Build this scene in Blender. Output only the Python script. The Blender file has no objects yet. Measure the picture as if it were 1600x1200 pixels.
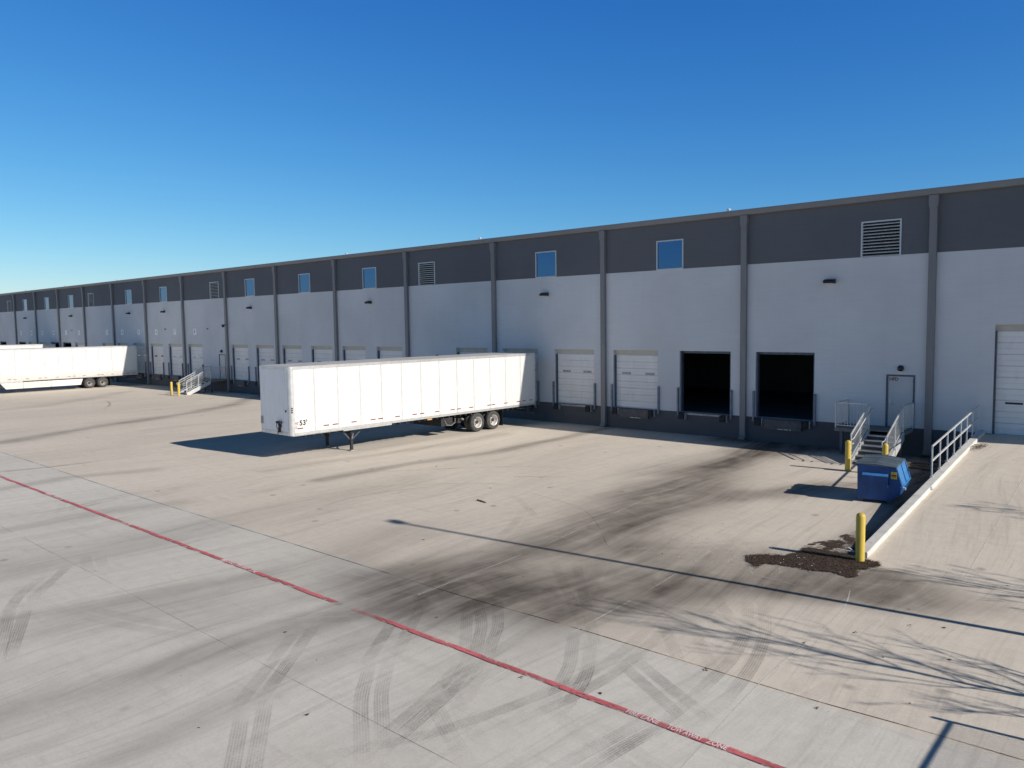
import bpy, math, random
import numpy as np
from mathutils import Vector, Matrix, noise

random.seed(7)
sc = bpy.context.scene
col = sc.collection
R = math.radians

# ------------------------------------------------------------------ materials
def nt(name):
    m = bpy.data.materials.new(name)
    m.use_nodes = True
    t = m.node_tree
    b = t.nodes['Principled BSDF']
    return m, t, b

def N(t, kind, **kw):
    n = t.nodes.new(kind)
    for k, v in kw.items():
        if k.startswith('i_'):
            n.inputs[k[2:].replace('_', ' ')].default_value = v
        else:
            setattr(n, k, v)
    return n

def L(t, a, b):
    t.links.new(a, b)

def math_node(t, op, a, b=None, c=None, clamp=False):
    n = t.nodes.new('ShaderNodeMath'); n.operation = op; n.use_clamp = clamp
    for i, v in enumerate((a, b, c)):
        if v is None: continue
        if isinstance(v, (int, float)): n.inputs[i].default_value = v
        else: t.links.new(v, n.inputs[i])
    return n.outputs[0]

def mix_col(t, fac, a, b, mode='MIX'):
    n = t.nodes.new('ShaderNodeMix'); n.data_type = 'RGBA'; n.blend_type = mode
    if isinstance(fac, (int, float)): n.inputs[0].default_value = fac
    else: t.links.new(fac, n.inputs[0])
    for i, v in ((6, a), (7, b)):
        if isinstance(v, tuple): n.inputs[i].default_value = (*v[:3], 1)
        else: t.links.new(v, n.inputs[i])
    return n.outputs[2]

def ramp(t, src, p0, p1, v0=0.0, v1=1.0):
    n = t.nodes.new('ShaderNodeMapRange'); n.clamp = True; n.interpolation_type = 'SMOOTHSTEP'
    n.inputs[1].default_value = p0; n.inputs[2].default_value = p1
    n.inputs[3].default_value = v0; n.inputs[4].default_value = v1
    t.links.new(src, n.inputs[0])
    return n.outputs[0]

def noise_tex(t, vec, scale, detail=3, rough=.55, dist=0.0):
    n = t.nodes.new('ShaderNodeTexNoise')
    n.inputs['Scale'].default_value = scale; n.inputs['Detail'].default_value = detail
    n.inputs['Roughness'].default_value = rough; n.inputs['Distortion'].default_value = dist
    if vec is not None: t.links.new(vec, n.inputs['Vector'])
    return n.outputs['Fac']

def mapping(t, vec, scale=(1, 1, 1), rot=(0, 0, 0), loc=(0, 0, 0)):
    n = t.nodes.new('ShaderNodeMapping')
    n.inputs['Scale'].default_value = scale; n.inputs['Rotation'].default_value = rot; n.inputs['Location'].default_value = loc
    t.links.new(vec, n.inputs['Vector'])
    return n.outputs[0]

def simple(name, c, rough=.6, metal=0.0, var=.12, scale=3.0, bump=0.0, bscale=30.0, dirt=None, dirt_amt=.25, stretch=(1, 1, 1), spec=.5):
    """painted / metal / concrete surface with tonal variation, grime and a fine bump"""
    m, t, b = nt(name)
    co = t.nodes.new('ShaderNodeTexCoord').outputs['Object']
    vec = mapping(t, co, stretch)
    f = noise_tex(t, vec, scale, 4)
    lo = tuple(max(0, x * (1 - var)) for x in c); hi = tuple(x * (1 + var) for x in c)
    colr = mix_col(t, ramp(t, f, .3, .7), lo, hi)
    if dirt:
        f2 = noise_tex(t, mapping(t, co, stretch, loc=(3.1, 7.7, 1.3)), scale * 2.3, 6, .65)
        colr = mix_col(t, ramp(t, f2, .5, .75, 0, dirt_amt), colr, dirt)
    L(t, colr, b.inputs['Base Color'])
    b.inputs['Roughness'].default_value = rough; b.inputs['Metallic'].default_value = metal
    b.inputs['Specular IOR Level'].default_value = spec
    if bump:
        bn = t.nodes.new('ShaderNodeBump'); bn.inputs['Strength'].default_value = bump; bn.inputs['Distance'].default_value = .02
        L(t, noise_tex(t, co, bscale, 5), bn.inputs['Height']); L(t, bn.outputs[0], b.inputs['Normal'])
    return m

def wall_paint(name, c, streak):
    """painted tilt-up concrete: faint courses, rain streaks, patchy tone"""
    m, t, b = nt(name)
    co = t.nodes.new('ShaderNodeTexCoord').outputs['Object']
    big = noise_tex(t, co, .22, 3)
    st = noise_tex(t, mapping(t, co, (2.2, 2.2, .09)), 1.0, 5, .6)
    fine = noise_tex(t, mapping(t, co, (.5, .5, 5.0)), 1.6, 3)
    colr = mix_col(t, ramp(t, big, .3, .7), tuple(x * .93 for x in c), tuple(x * 1.06 for x in c))
    colr = mix_col(t, ramp(t, st, .5, .8, 0, streak), colr, tuple(x * .6 for x in c))
    colr = mix_col(t, ramp(t, fine, .35, .7, 0, .16), colr, tuple(x * .8 for x in c))
    L(t, colr, b.inputs['Base Color'])
    b.inputs['Roughness'].default_value = .75; b.inputs['Specular IOR Level'].default_value = .25
    bn = t.nodes.new('ShaderNodeBump'); bn.inputs['Strength'].default_value = .35; bn.inputs['Distance'].default_value = .01
    h = math_node(t, 'ADD', noise_tex(t, co, 26, 3), math_node(t, 'MULTIPLY', fine, 1.2))
    L(t, h, bn.inputs['Height']); L(t, bn.outputs[0], b.inputs['Normal'])
    return m

M = {}
M['wall_light'] = wall_paint('wall_light', (.635, .64, .65), .09)
M['wall_dark'] = wall_paint('wall_dark', (.132, .137, .150), .12)
M['wall_dado'] = wall_paint('wall_dado', (.105, .105, .11), .35)
M['trim'] = simple('trim_grey', (.215, .208, .21), .5, .0, .06, 1.2, dirt=(.1, .09, .08), dirt_amt=.25, stretch=(3, 3, .3))
M['fascia'] = simple('fascia_grey', (.205, .205, .21), .45, 0, .06, .6)
M['frame_white'] = simple('frame_white', (.54, .57, .60), .45, .2, .05)
M['louver_slat'] = simple('louver_slat', (.66, .62, .56), .5, .1, .08)
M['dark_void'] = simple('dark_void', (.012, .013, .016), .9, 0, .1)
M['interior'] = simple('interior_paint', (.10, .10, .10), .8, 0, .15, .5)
M['door_white'] = simple('door_white', (.80, .775, .74), .5, 0, .035, 1.1, dirt=(.42, .4, .37), dirt_amt=.2, stretch=(1, 1, .5))
M['door_header'] = simple('door_header', (.50, .47, .41), .6, 0, .06)
M['door_grey'] = simple('door_steel', (.50, .51, .52), .45, 0, .05, 1.2)
M['steel_dark'] = simple('steel_dark', (.085, .105, .145), .5, .3, .2, 4, dirt=(.12, .07, .04), dirt_amt=.3)
M['steel_lip'] = simple('steel_lip', (.10, .10, .105), .55, .3, .2, 5, dirt=(.1, .06, .04), dirt_amt=.3)
M['edge_plate'] = simple('edge_plate', (.33, .33, .33), .5, .3, .2, 5)
M['guard'] = simple('guard_angle', (.17, .20, .25), .5, .2, .2, 4, dirt=(.12, .08, .05), dirt_amt=.3)
M['rubber'] = simple('rubber', (.022, .022, .023), .85, 0, .3, 9, bump=.3)
M['black'] = simple('black_paint', (.02, .021, .024), .5, 0, .2)
M['galv'] = simple('galvanised', (.60, .61, .61), .40, .2, .1, 6, dirt=(.4, .38, .35), dirt_amt=.2)
M['tread'] = simple('tread_plate', (.085, .085, .085), .6, .2, .25, 8)
M['landing'] = simple('landing_concrete', (.20, .195, .185), .85, 0, .15, 3, .3)
M['ramp_wall'] = simple('curb_concrete', (.62, .61, .58), .85, 0, .10, 1.5, .4, 25, dirt=(.36, .34, .3), dirt_amt=.45)
M['yellow'] = simple('bollard_yellow', (.62, .44, .07), .55, 0, .12, 4, dirt=(.3, .24, .1), dirt_amt=.45, stretch=(1, 1, .3))
M['tr_white'] = simple('trailer_white', (.70, .70, .685), .32, 0, .02, .8, dirt=(.60, .58, .54), dirt_amt=.22, stretch=(1, 1, .3))
M['tr_front'] = simple('trailer_front', (.90, .89, .88), .4, 0, .03, 1.2, dirt=(.5, .49, .47), dirt_amt=.25, stretch=(2.5, 2.5, .3))
M['tr_roof'] = simple('trailer_roof', (.56, .54, .52), .5, .1, .08, .6, dirt=(.36, .33, .3), dirt_amt=.5)
M['alu'] = simple('aluminium', (.66, .66, .66), .38, .55, .08, 4, dirt=(.42, .4, .37), dirt_amt=.4)
M['seam'] = simple('panel_seam', (.52, .52, .52), .5, 0, .1)
M['band_grey'] = simple('lower_band', (.62, .59, .54), .5, .0, .06, 1.0, dirt=(.4, .37, .33), dirt_amt=.4)
M['chassis'] = simple('chassis_black', (.025, .026, .03), .7, .1, .3, 5, dirt=(.08, .07, .06), dirt_amt=.5)
M['rim_white'] = simple('rim_white', (.66, .63, .60), .4, .2, .06, 5, dirt=(.35, .3, .26), dirt_amt=.4)
M['rim_grey'] = simple('rim_grey', (.36, .33, .31), .5, .3, .1, 5, dirt=(.2, .16, .13), dirt_amt=.5)
M['tyre'] = simple('tyre_rubber', (.055, .055, .055), .85, 0, .25, 7, .4, 40, dirt=(.11, .10, .09), dirt_amt=.5)
M['red_tape'] = simple('reflector_red', (.21, .035, .045), .35, 0, .2, 8)
M['skirt'] = simple('skirt_white', (.66, .64, .58), .5, 0, .05, 1, dirt=(.45, .42, .36), dirt_amt=.35)
M['lamp_amber'] = simple('marker_amber', (.6, .33, .10), .4)
M['ink'] = simple('ink_black', (.02, .02, .022), .6)
M['ink_red'] = simple('ink_red', (.13, .03, .028), .6)
M['dump_blue'] = simple('dumpster_blue', (.005, .058, .21), .48, 0, .22, 4, .25, 14, dirt=(.05, .045, .05), dirt_amt=.28, stretch=(1, 1, .5))
M['dump_lit'] = simple('dumpster_lit', (.05, .20, .46), .4, 0, .15, 4)  # lit copy of the bin blue: sunshine painted on slope and pocket top
M['lid'] = simple('lid_plastic', (.085, .115, .145), .32, 0, .15, 3, dirt=(.14, .14, .13), dirt_amt=.4)  # black plastic, with the sky's reflection tinted into its colour
M['sticker'] = simple('sticker_yellow', (.72, .47, .03), .5, 0, .05)
M['wood'] = simple('weathered_wood', (.16, .115, .08), .85, 0, .35, 3, .4, 30, stretch=(1, 6, 6))
M['bark'] = simple('bark', (.14, .115, .09), .9, 0, .3, 6, .5, 20)
M['leaf_dry'] = simple('dry_leaf', (.075, .045, .030), .9, 0, .5, 8)
M['mulch'] = simple('mulch', (.040, .024, .018), .95, 0, .5, 9, 1.0, 40, dirt=(.11, .07, .045), dirt_amt=.6)
M['scrap'] = simple('white_scrap', (.72, .72, .70), .6)
M['pole'] = simple('pole_bronze', (.10, .085, .075), .5, .4, .1)
M['sign_white'] = simple('sign_white', (.93, .94, .95), .5, 0, .04)
M['lawn'] = simple('lawn_turf', (.10, .10, .045), .95, 0, .4, 2, 1.0, 30, dirt=(.2, .16, .08), dirt_amt=.7)
M['lens'] = simple('lamp_lens', (.75, .75, .72), .3)

# window glass: dark reflective glazing
def glass():
    m, t, b = nt('reflective_glass')
    b.inputs['Base Color'].default_value = (.075, .155, .29, 1)
    b.inputs['Metallic'].default_value = .75; b.inputs['Roughness'].default_value = .06
    co = t.nodes.new('ShaderNodeTexCoord').outputs['Object']
    bn = t.nodes.new('ShaderNodeBump'); bn.inputs['Strength'].default_value = .04; bn.inputs['Distance'].default_value = .05
    L(t, noise_tex(t, co, .7, 1), bn.inputs['Height']); L(t, bn.outputs[0], b.inputs['Normal'])
    return m
M['glass'] = glass()

# concrete paving
def paving(name, use_stain_shade=True):
    m, t, b = nt(name)
    g = t.nodes.new('ShaderNodeNewGeometry').outputs['Position']
    sx = t.nodes.new('ShaderNodeSeparateXYZ'); L(t, g, sx.inputs[0])
    tan = (.765, .685, .590); grey = (.73, .695, .640)
    wob = noise_tex(t, g, .35, 3)
    edge = math_node(t, 'ADD', sx.outputs[1], math_node(t, 'MULTIPLY', math_node(t, 'SUBTRACT', wob, .5), .05))
    colr = mix_col(t, ramp(t, edge, -24.40, -24.34), grey, tan)
    # broad patchiness, slab to slab tone
    cell = t.nodes.new('ShaderNodeTexWhiteNoise'); cell.noise_dimensions = '2D'
    fl = t.nodes.new('ShaderNodeVectorMath'); fl.operation = 'FLOOR'
    L(t, mapping(t, g, (1 / 4.0, 1 / 4.6, 0), loc=(.22, .3, 0)), fl.inputs[0]); L(t, fl.outputs[0], cell.inputs['Vector'])
    colr = mix_col(t, ramp(t, cell.outputs[0], 0, 1, 0, .10), colr, (.50, .47, .44))
    big = noise_tex(t, mapping(t, g, (1, .5, 1), rot=(0, 0, .08)), .16, 4, .55, .4)
    colr = mix_col(t, ramp(t, big, .36, .66, 0, .22), colr, (.45, .405, .355))
    # tyre-polish streaks running in and out of the docks, gently bent
    warp = t.nodes.new('ShaderNodeTexNoise'); warp.inputs['Scale'].default_value = .09; warp.inputs['Detail'].default_value = 1
    L(t, g, warp.inputs['Vector'])
    wv = t.nodes.new('ShaderNodeVectorMath'); wv.operation = 'MULTIPLY_ADD'
    L(t, warp.outputs['Color'], wv.inputs[0]); wv.inputs[1].default_value = (5, 0, 0); L(t, g, wv.inputs[2])
    s1 = noise_tex(t, mapping(t, wv.outputs[0], (1.0, .075, 1), rot=(0, 0, -.10)), 1.0, 6, .62)
    s2 = noise_tex(t, mapping(t, wv.outputs[0], (3.6, .16, 1), rot=(0, 0, .22), loc=(5, 9, 0)), 1.0, 5, .65)
    colr = mix_col(t, ramp(t, s1, .48, .78, 0, .28), colr, (.34, .305, .27))
    colr = mix_col(t, ramp(t, s2, .50, .80, 0, .30), colr, (.30, .275, .245))
    colr = mix_col(t, ramp(t, s2, .20, .42, .22, 0), colr, (.66, .61, .54))
    s3 = noise_tex(t, mapping(t, wv.outputs[0], (11, .38, 1), rot=(0, 0, .12), loc=(2, 3, 0)), 1.0, 5, .7)
    s4 = noise_tex(t, mapping(t, g, (.8, 7.5, 1), rot=(0, 0, .5), loc=(8, 1, 0)), .6, 4, .65)
    colr = mix_col(t, ramp(t, s3, .48, .74, 0, .26), colr, (.30, .27, .24))
    colr = mix_col(t, ramp(t, s3, .24, .44, .22, 0), colr, (.70, .645, .57))
    colr = mix_col(t, ramp(t, s4, .52, .78, 0, .20), colr, (.33, .30, .27))
    if use_stain_shade:
        at = t.nodes.new('ShaderNodeAttribute'); at.attribute_name = 'stain_shade'
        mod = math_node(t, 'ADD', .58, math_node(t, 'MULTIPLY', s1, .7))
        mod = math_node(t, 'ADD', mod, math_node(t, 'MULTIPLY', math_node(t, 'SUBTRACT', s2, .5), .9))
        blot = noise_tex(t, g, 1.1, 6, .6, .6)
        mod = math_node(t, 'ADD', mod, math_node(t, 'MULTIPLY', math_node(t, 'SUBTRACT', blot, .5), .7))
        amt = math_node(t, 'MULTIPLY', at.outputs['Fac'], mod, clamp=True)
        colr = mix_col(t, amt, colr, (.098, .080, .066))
    # grain + specks + oil spots
    f = noise_tex(t, g, 22, 6, .7)
    colr = mix_col(t, ramp(t, f, .30, .70, .16, 0), colr, (.22, .20, .18))
    f2 = noise_tex(t, g, 3.3, 8, .72)
    colr = mix_col(t, ramp(t, f2, .34, .62, .11, 0), colr, (.24, .21, .19))
    vor = t.nodes.new('ShaderNodeTexVoronoi'); vor.inputs['Scale'].default_value = .55; L(t, g, vor.inputs['Vector'])
    spot = ramp(t, vor.outputs['Distance'], .02, .09, .5, 0)
    colr = mix_col(t, spot, colr, (.16, .14, .13))
    L(t, colr, b.inputs['Base Color'])
    b.inputs['Roughness'].default_value = .82; b.inputs['Specular IOR Level'].default_value = .3
    bn = t.nodes.new('ShaderNodeBump'); bn.inputs['Strength'].default_value = .25; bn.inputs['Distance'].default_value = .006
    L(t, f, bn.inputs['Height']); L(t, bn.outputs[0], b.inputs['Normal'])
    return m
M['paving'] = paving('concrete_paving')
M['ramp_paving'] = paving('ramp_paving', False)

def decal(name, c, kind, amt):
    """thin worn layer on the paving: tyre marks, joints"""
    m, t, b = nt(name)
    uv = t.nodes.new('ShaderNodeUVMap').outputs[0]
    g = t.nodes.new('ShaderNodeNewGeometry').outputs['Position']
    s = t.nodes.new('ShaderNodeSeparateXYZ'); L(t, uv, s.inputs[0])
    u, v = s.outputs[0], s.outputs[1]
    b.inputs['Base Color'].default_value = (*c, 1); b.inputs['Roughness'].default_value = .9
    b.inputs['Specular IOR Level'].default_value = .1
    if kind == 'tyre':
        rib = math_node(t, 'SINE', math_node(t, 'ADD', math_node(t, 'MULTIPLY', u, 6.283 * 6.5), math_node(t, 'MULTIPLY', noise_tex(t, mapping(t, uv, (5, .8, 1)), 1.0, 3), 5)))
        rib = ramp(t, rib, -.8, .7, .25, 1)
        edge = math_node(t, 'MULTIPLY', ramp(t, u, .02, .12), ramp(t, u, .88, .98, 1, 0))
        lug = ramp(t, math_node(t, 'SINE', math_node(t, 'ADD', math_node(t, 'MULTIPLY', v, 70), math_node(t, 'MULTIPLY', u, 14))), -.6, .4, .86, 1)
        n1 = ramp(t, noise_tex(t, mapping(t, g, (1.2, 1.2, 1)), 1.0, 5, .6), .22, .72, .15, 1)
        n2 = ramp(t, noise_tex(t, g, 30, 3), .3, .6, .5, 1)
        at = t.nodes.new('ShaderNodeAttribute'); at.attribute_name = 'fade'
        a = rib
        for x in (edge, lug, n1, n2, at.outputs['Fac']): a = math_node(t, 'MULTIPLY', a, x)
        a = math_node(t, 'MULTIPLY', a, amt)
    elif kind == 'soft':
        edge = math_node(t, 'MULTIPLY', ramp(t, u, 0, .5), ramp(t, u, .5, 1, 1, 0))
        n1 = ramp(t, noise_tex(t, g, .8, 5, .6), .35, .7, .25, 1)
        at = t.nodes.new('ShaderNodeAttribute'); at.attribute_name = 'fade'
        a = math_node(t, 'MULTIPLY', math_node(t, 'MULTIPLY', math_node(t, 'MULTIPLY', edge, n1), at.outputs['Fac']), amt)
    else:
        n1 = ramp(t, noise_tex(t, g, .7, 4, .6), .36, .58, .12, 1)
        n2 = ramp(t, noise_tex(t, g, 12, 3, .7), .3, .5, .4, 1)
        a = math_node(t, 'MULTIPLY', math_node(t, 'MULTIPLY', n1, n2), amt)
    L(t, a, b.inputs['Alpha'])
    return m
M['tyre_mark'] = decal('tyre_mark', (.035, .032, .030), 'tyre', .31)
M['scuff'] = decal('scuff', (.05, .045, .04), 'soft', .55)
M['joint_dark'] = decal('joint_dark', (.045, .04, .036), 'joint', .8)
M['joint_grey'] = decal('joint_grey', (.12, .11, .10), 'joint', .38)
M['joint_pale'] = decal('joint_pale', (.72, .70, .66), 'joint', .75)

def worn_paint(name, c, lo, hi):
    m, t, b = nt(name)
    g = t.nodes.new('ShaderNodeNewGeometry').outputs['Position']
    a = ramp(t, noise_tex(t, mapping(t, g, (1.0, 2.2, 1)), 3.2, 9, .75), lo, hi)
    patch = ramp(t, noise_tex(t, g, .42, 3), .34, .46, .30, 1)
    pos = noise_tex(t, g, 1.2, 4)
    colr = mix_col(t, ramp(t, pos, .3, .7), tuple(x * .8 for x in c), tuple(min(1, x * 1.2) for x in c))
    L(t, colr, b.inputs['Base Color']); b.inputs['Roughness'].default_value = .7
    L(t, math_node(t, 'MULTIPLY', a, patch), b.inputs['Alpha'])
    return m
M['red_line'] = worn_paint('red_paint', (.58, .135, .150), .36, .52)
M['white_letter'] = worn_paint('white_paint', (.80, .74, .73), .18, .34)

# ------------------------------------------------------------------ mesh helpers
class MB:
    def __init__(s): s.v = []; s.f = []; s.m = []
    def add(s, vs, fs, mi=0):
        o = len(s.v); s.v += [tuple(map(float, p)) for p in vs]
        s.f += [tuple(i + o for i in f) for f in fs]; s.m += [mi] * len(fs); return s
    def box(s, x0, x1, y0, y1, z0, z1, mi=0):
        return s.add([(x0, y0, z0), (x1, y0, z0), (x1, y1, z0), (x0, y1, z0), (x0, y0, z1), (x1, y0, z1), (x1, y1, z1), (x0, y1, z1)],
                     [(0, 3, 2, 1), (4, 5, 6, 7), (0, 1, 5, 4), (1, 2, 6, 5), (2, 3, 7, 6), (3, 0, 4, 7)], mi)
    def prism(s, poly, axis, a, b, mi=0):
        """extrude polygon (2D) along axis 'x','y' or 'z' between a and b"""
        def P(p, h):
            return {'x': (h, p[0], p[1]), 'y': (p[0], h, p[1]), 'z': (p[0], p[1], h)}[axis]
        n = len(poly); vs = [P(p, a) for p in poly] + [P(p, b) for p in poly]
        fs = [tuple(range(n))[::-1], tuple(range(n, 2 * n))] + [(i, (i + 1) % n, (i + 1) % n + n, i + n) for i in range(n)]
        return s.add(vs, fs, mi)
    def tube(s, pts, r, n=8, mi=0, cap=True):
        pts = [Vector(p) for p in pts]; k = len(pts)
        rs = r if isinstance(r, (list, tuple)) else [r] * k
        vs = []; up = None
        for i, p in enumerate(pts):
            d = (pts[min(i + 1, k - 1)] - pts[max(i - 1, 0)]).normalized()
            if up is None: up = Vector((0, 0, 1)) if abs(d.z) < .9 else Vector((1, 0, 0))
            a = d.cross(up).normalized(); b2 = d.cross(a).normalized()
            up = -b2 if b2.length else up
            up = d.cross(a).normalized() * -1
            for j in range(n):
                th = 2 * math.pi * (j + .5) / n
                vs.append(p + a * math.cos(th) * rs[i] + b2 * math.sin(th) * rs[i])
        fs = []
        for i in range(k - 1):
            for j in range(n):
                fs.append((i * n + j, i * n + (j + 1) % n, (i + 1) * n + (j + 1) % n, (i + 1) * n + j))
        if cap:
            fs.append(tuple(range(n))[::-1]); fs.append(tuple(range((k - 1) * n, k * n)))
        return s.add(vs, fs, mi)
    def bar(s, p0, p1, w, h=None, mi=0):
        """rectangular bar between two points, h measured upwards"""
        h = h or w; p0 = Vector(p0); p1 = Vector(p1); d = (p1 - p0).normalized()
        up = Vector((0, 0, 1)) if abs(d.z) < .95 else Vector((0, 1, 0))
        a = d.cross(up).normalized() * w / 2; b = a.cross(d).normalized() * h / 2
        vs = [p + x * a + y * b for p in (p0, p1) for x, y in ((-1, -1), (1, -1), (1, 1), (-1, 1))]
        return s.add(vs, [(0, 3, 2, 1), (4, 5, 6, 7), (0, 1, 5, 4), (1, 2, 6, 5), (2, 3, 7, 6), (3, 0, 4, 7)], mi)
    def lathe(s, prof, axis, c, n=24, mi=0):
        """profile (radius, height) spun round an axis through c"""
        c = Vector(c); k = len(prof); vs = []
        for r, h in prof:
            for j in range(n):
                th = 2 * math.pi * j / n; a, b = r * math.cos(th), r * math.sin(th)
                vs.append(c + {'x': Vector((h, a, b)), 'y': Vector((b, h, a)), 'z': Vector((a, b, h))}[axis])
        fs = []
        for i in range(k - 1):
            for j in range(n):
                fs.append((i * n + j, i * n + (j + 1) % n, (i + 1) * n + (j + 1) % n, (i + 1) * n + j))
        fs.append(tuple(range(n))[::-1]); fs.append(tuple(range((k - 1) * n, k * n)))
        return s.add(vs, fs, mi)
    def build(s, name, mats, parent=None, bevel=0.0, smooth=False):
        me = bpy.data.meshes.new(name)
        me.from_pydata(s.v, [], s.f); me.update()
        for m in (mats if isinstance(mats, list) else [mats]): me.materials.append(M[m] if isinstance(m, str) else m)
        if len(me.materials) > 1: me.polygons.foreach_set('material_index', s.m)
        o = bpy.data.objects.new(name, me); col.objects.link(o)
        if parent: o.parent = parent
        if bevel:
            bv = o.modifiers.new('bevel', 'BEVEL'); bv.width = bevel; bv.segments = 2; bv.limit_method = 'ANGLE'; bv.angle_limit = R(40)
        if smooth:
            me.polygons.foreach_set('use_smooth', [True] * len(me.polygons))
            try: me.set_sharp_from_angle(angle=R(40))
            except Exception: pass
        return o

def thing(name, label, cat, loc=(0, 0, 0), rz=0.0, group=None):
    o = bpy.data.objects.new(name, None); col.objects.link(o)
    o.location = loc; o.rotation_euler = (0, 0, rz); o.empty_display_size = .3
    return tag(o, label, cat, group)
def tag(o, label, cat, group=None, kind=None):
    o['label'] = label; o['category'] = cat
    if group: o['group'] = group
    if kind: o['kind'] = kind
    return o
def structure(o):
    o['kind'] = 'structure'; return o
def children(o): return [c for c in bpy.data.objects if c.parent == o]
def copy_tree(o, parent=None):
    c = o.copy(); col.objects.link(c)
    if parent: c.parent = parent
    for ch in children(o): copy_tree(ch, c)
    return c
def text_mesh(body, size, name, mat, parent=None, matrix=None, align='CENTER', spacing=1.0, offset=0.0):
    cu = bpy.data.curves.new(name, 'FONT'); cu.body = body; cu.size = size; cu.align_x = align; cu.align_y = 'CENTER'
    cu.space_character = spacing; cu.offset = offset
    tmp = bpy.data.objects.new(name + '_tmp', cu); col.objects.link(tmp)
    bpy.context.view_layer.update()
    me = bpy.data.meshes.new_from_object(tmp.evaluated_get(bpy.context.evaluated_depsgraph_get()))
    bpy.data.objects.remove(tmp)
    if matrix is not None: me.transform(matrix)
    me.materials.clear(); me.materials.append(M[mat])
    o = bpy.data.objects.new(name, me); col.objects.link(o)
    if parent: o.parent = parent
    return o
FACE_S = Matrix.Rotation(R(90), 4, 'X')           # lettering standing on a wall that faces -y

# ------------------------------------------------------------------ paving
STROKES = [  # polyline, half width, strength
    ([(-15.05, -.3), (-14.42, -6.7), (-13.1, -13.14), (-12.86, -17.26), (-12.76, -20.91), (-12.56, -23.67), (-12.6, -25.0)], 1.05, .62),
    ([(-12.5, -24.2), (-12.99, -26.6), (-13.09, -28.58), (-13.39, -30.25), (-13.6, -33)], .62, .50),
    ([(-14.4, -25.5), (-14.6, -28.5), (-14.9, -32)], .8, .22),
    ([(-14.2, -9.5), (-13.0, -14), (-12.2, -17.5), (-11.6, -21), (-11.7, -24.2)], 2.2, .60),
    ([(-9.3, -20.5), (-11, -22.3), (-13, -23.6), (-14.6, -24.6)], 1.2, .55),
    ([(-14.7, -1), (-14.4, -5), (-14.1, -7.5)], .85, .85),
    ([(-5.42, -17.63), (-7.12, -19.28), (-8.58, -21.02), (-9.45, -22.26), (-10.14, -23.18), (-11.3, -23.9)], 1.3, .80),
    ([(-9.21, -23.6), (-8.31, -22.5), (-7.31, -20.3), (-6.0, -19.4), (-4.2, -18.9)], .6, .6),
    ([(-7.91, -7.23), (-9.58, -8.1), (-10.79, -10.74), (-11.9, -13.2)], .75, .55),
    ([(-24.5, -.6), (-24.3, -3.5), (-24.17, -6.31), (-24.01, -9.79), (-24.85, -14.49), (-25.03, -18.85)], .38, .50),
    ([(-27.6, -5.5), (-27.4, -9), (-27.9, -14), (-28.4, -19)], .5, .30),
    ([(-60.5, .3), (-58.71, -2.03), (-54.5, -6.5), (-52.27, -10.43), (-49.79, -17.64), (-47.06, -23.43)], .7, .52),
    ([(-76, -5), (-72, -9), (-68, -14), (-66, -20)], .9, .25),
    ([(-16.97, -21.86), (-16.4, -24.9), (-16.2, -28), (-16.6, -31)], .8, .26),
    ([(-22.1, -17), (-21.9, -21), (-21.6, -26), (-21.8, -30)], 1.2, .26),
    ([(-33.14, -27.25), (-33.7, -24.81), (-32.5, -22.0)], .45, .30),
    ([(-26.22, -29.15), (-26.2, -26.4), (-25.6, -24.01)], .45, .30),
    ([(-18.6, -33), (-17.4, -29.6), (-16.6, -26.4)], .35, .26),
    ([(-11.0, -32), (-11.4, -29.0), (-11.5, -26.0)], .4, .28),
    ([(-6.3, -17.0), (-7.6, -17.6), (-8.6, -18.1), (-10.5, -19.2)], .9, .35),
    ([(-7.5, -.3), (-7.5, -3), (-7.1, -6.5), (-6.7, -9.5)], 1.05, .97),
    ([(-6.75, -9.5), (-6.5, -12.5), (-6.3, -15.6)], .55, .8),  # deep shade beside the ramp curb, painted in as a dark stroke
    ([(-12.2, -.2), (-9.6, -.3), (-7, -.3)], .8, .8),
    ([(-17.2, -.2), (-14.0, -.4), (-12.4, -.6)], 1.1, .9),
    ([(-14.6, -1.0), (-14.2, -3.6)], 1.0, .8),
    ([(-31.0, -4), (-31.2, -9), (-31.4, -15)], .5, .3),
    ([(-4.6, -18.6), (-3.0, -18.1)], .8, .35),
]
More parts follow.
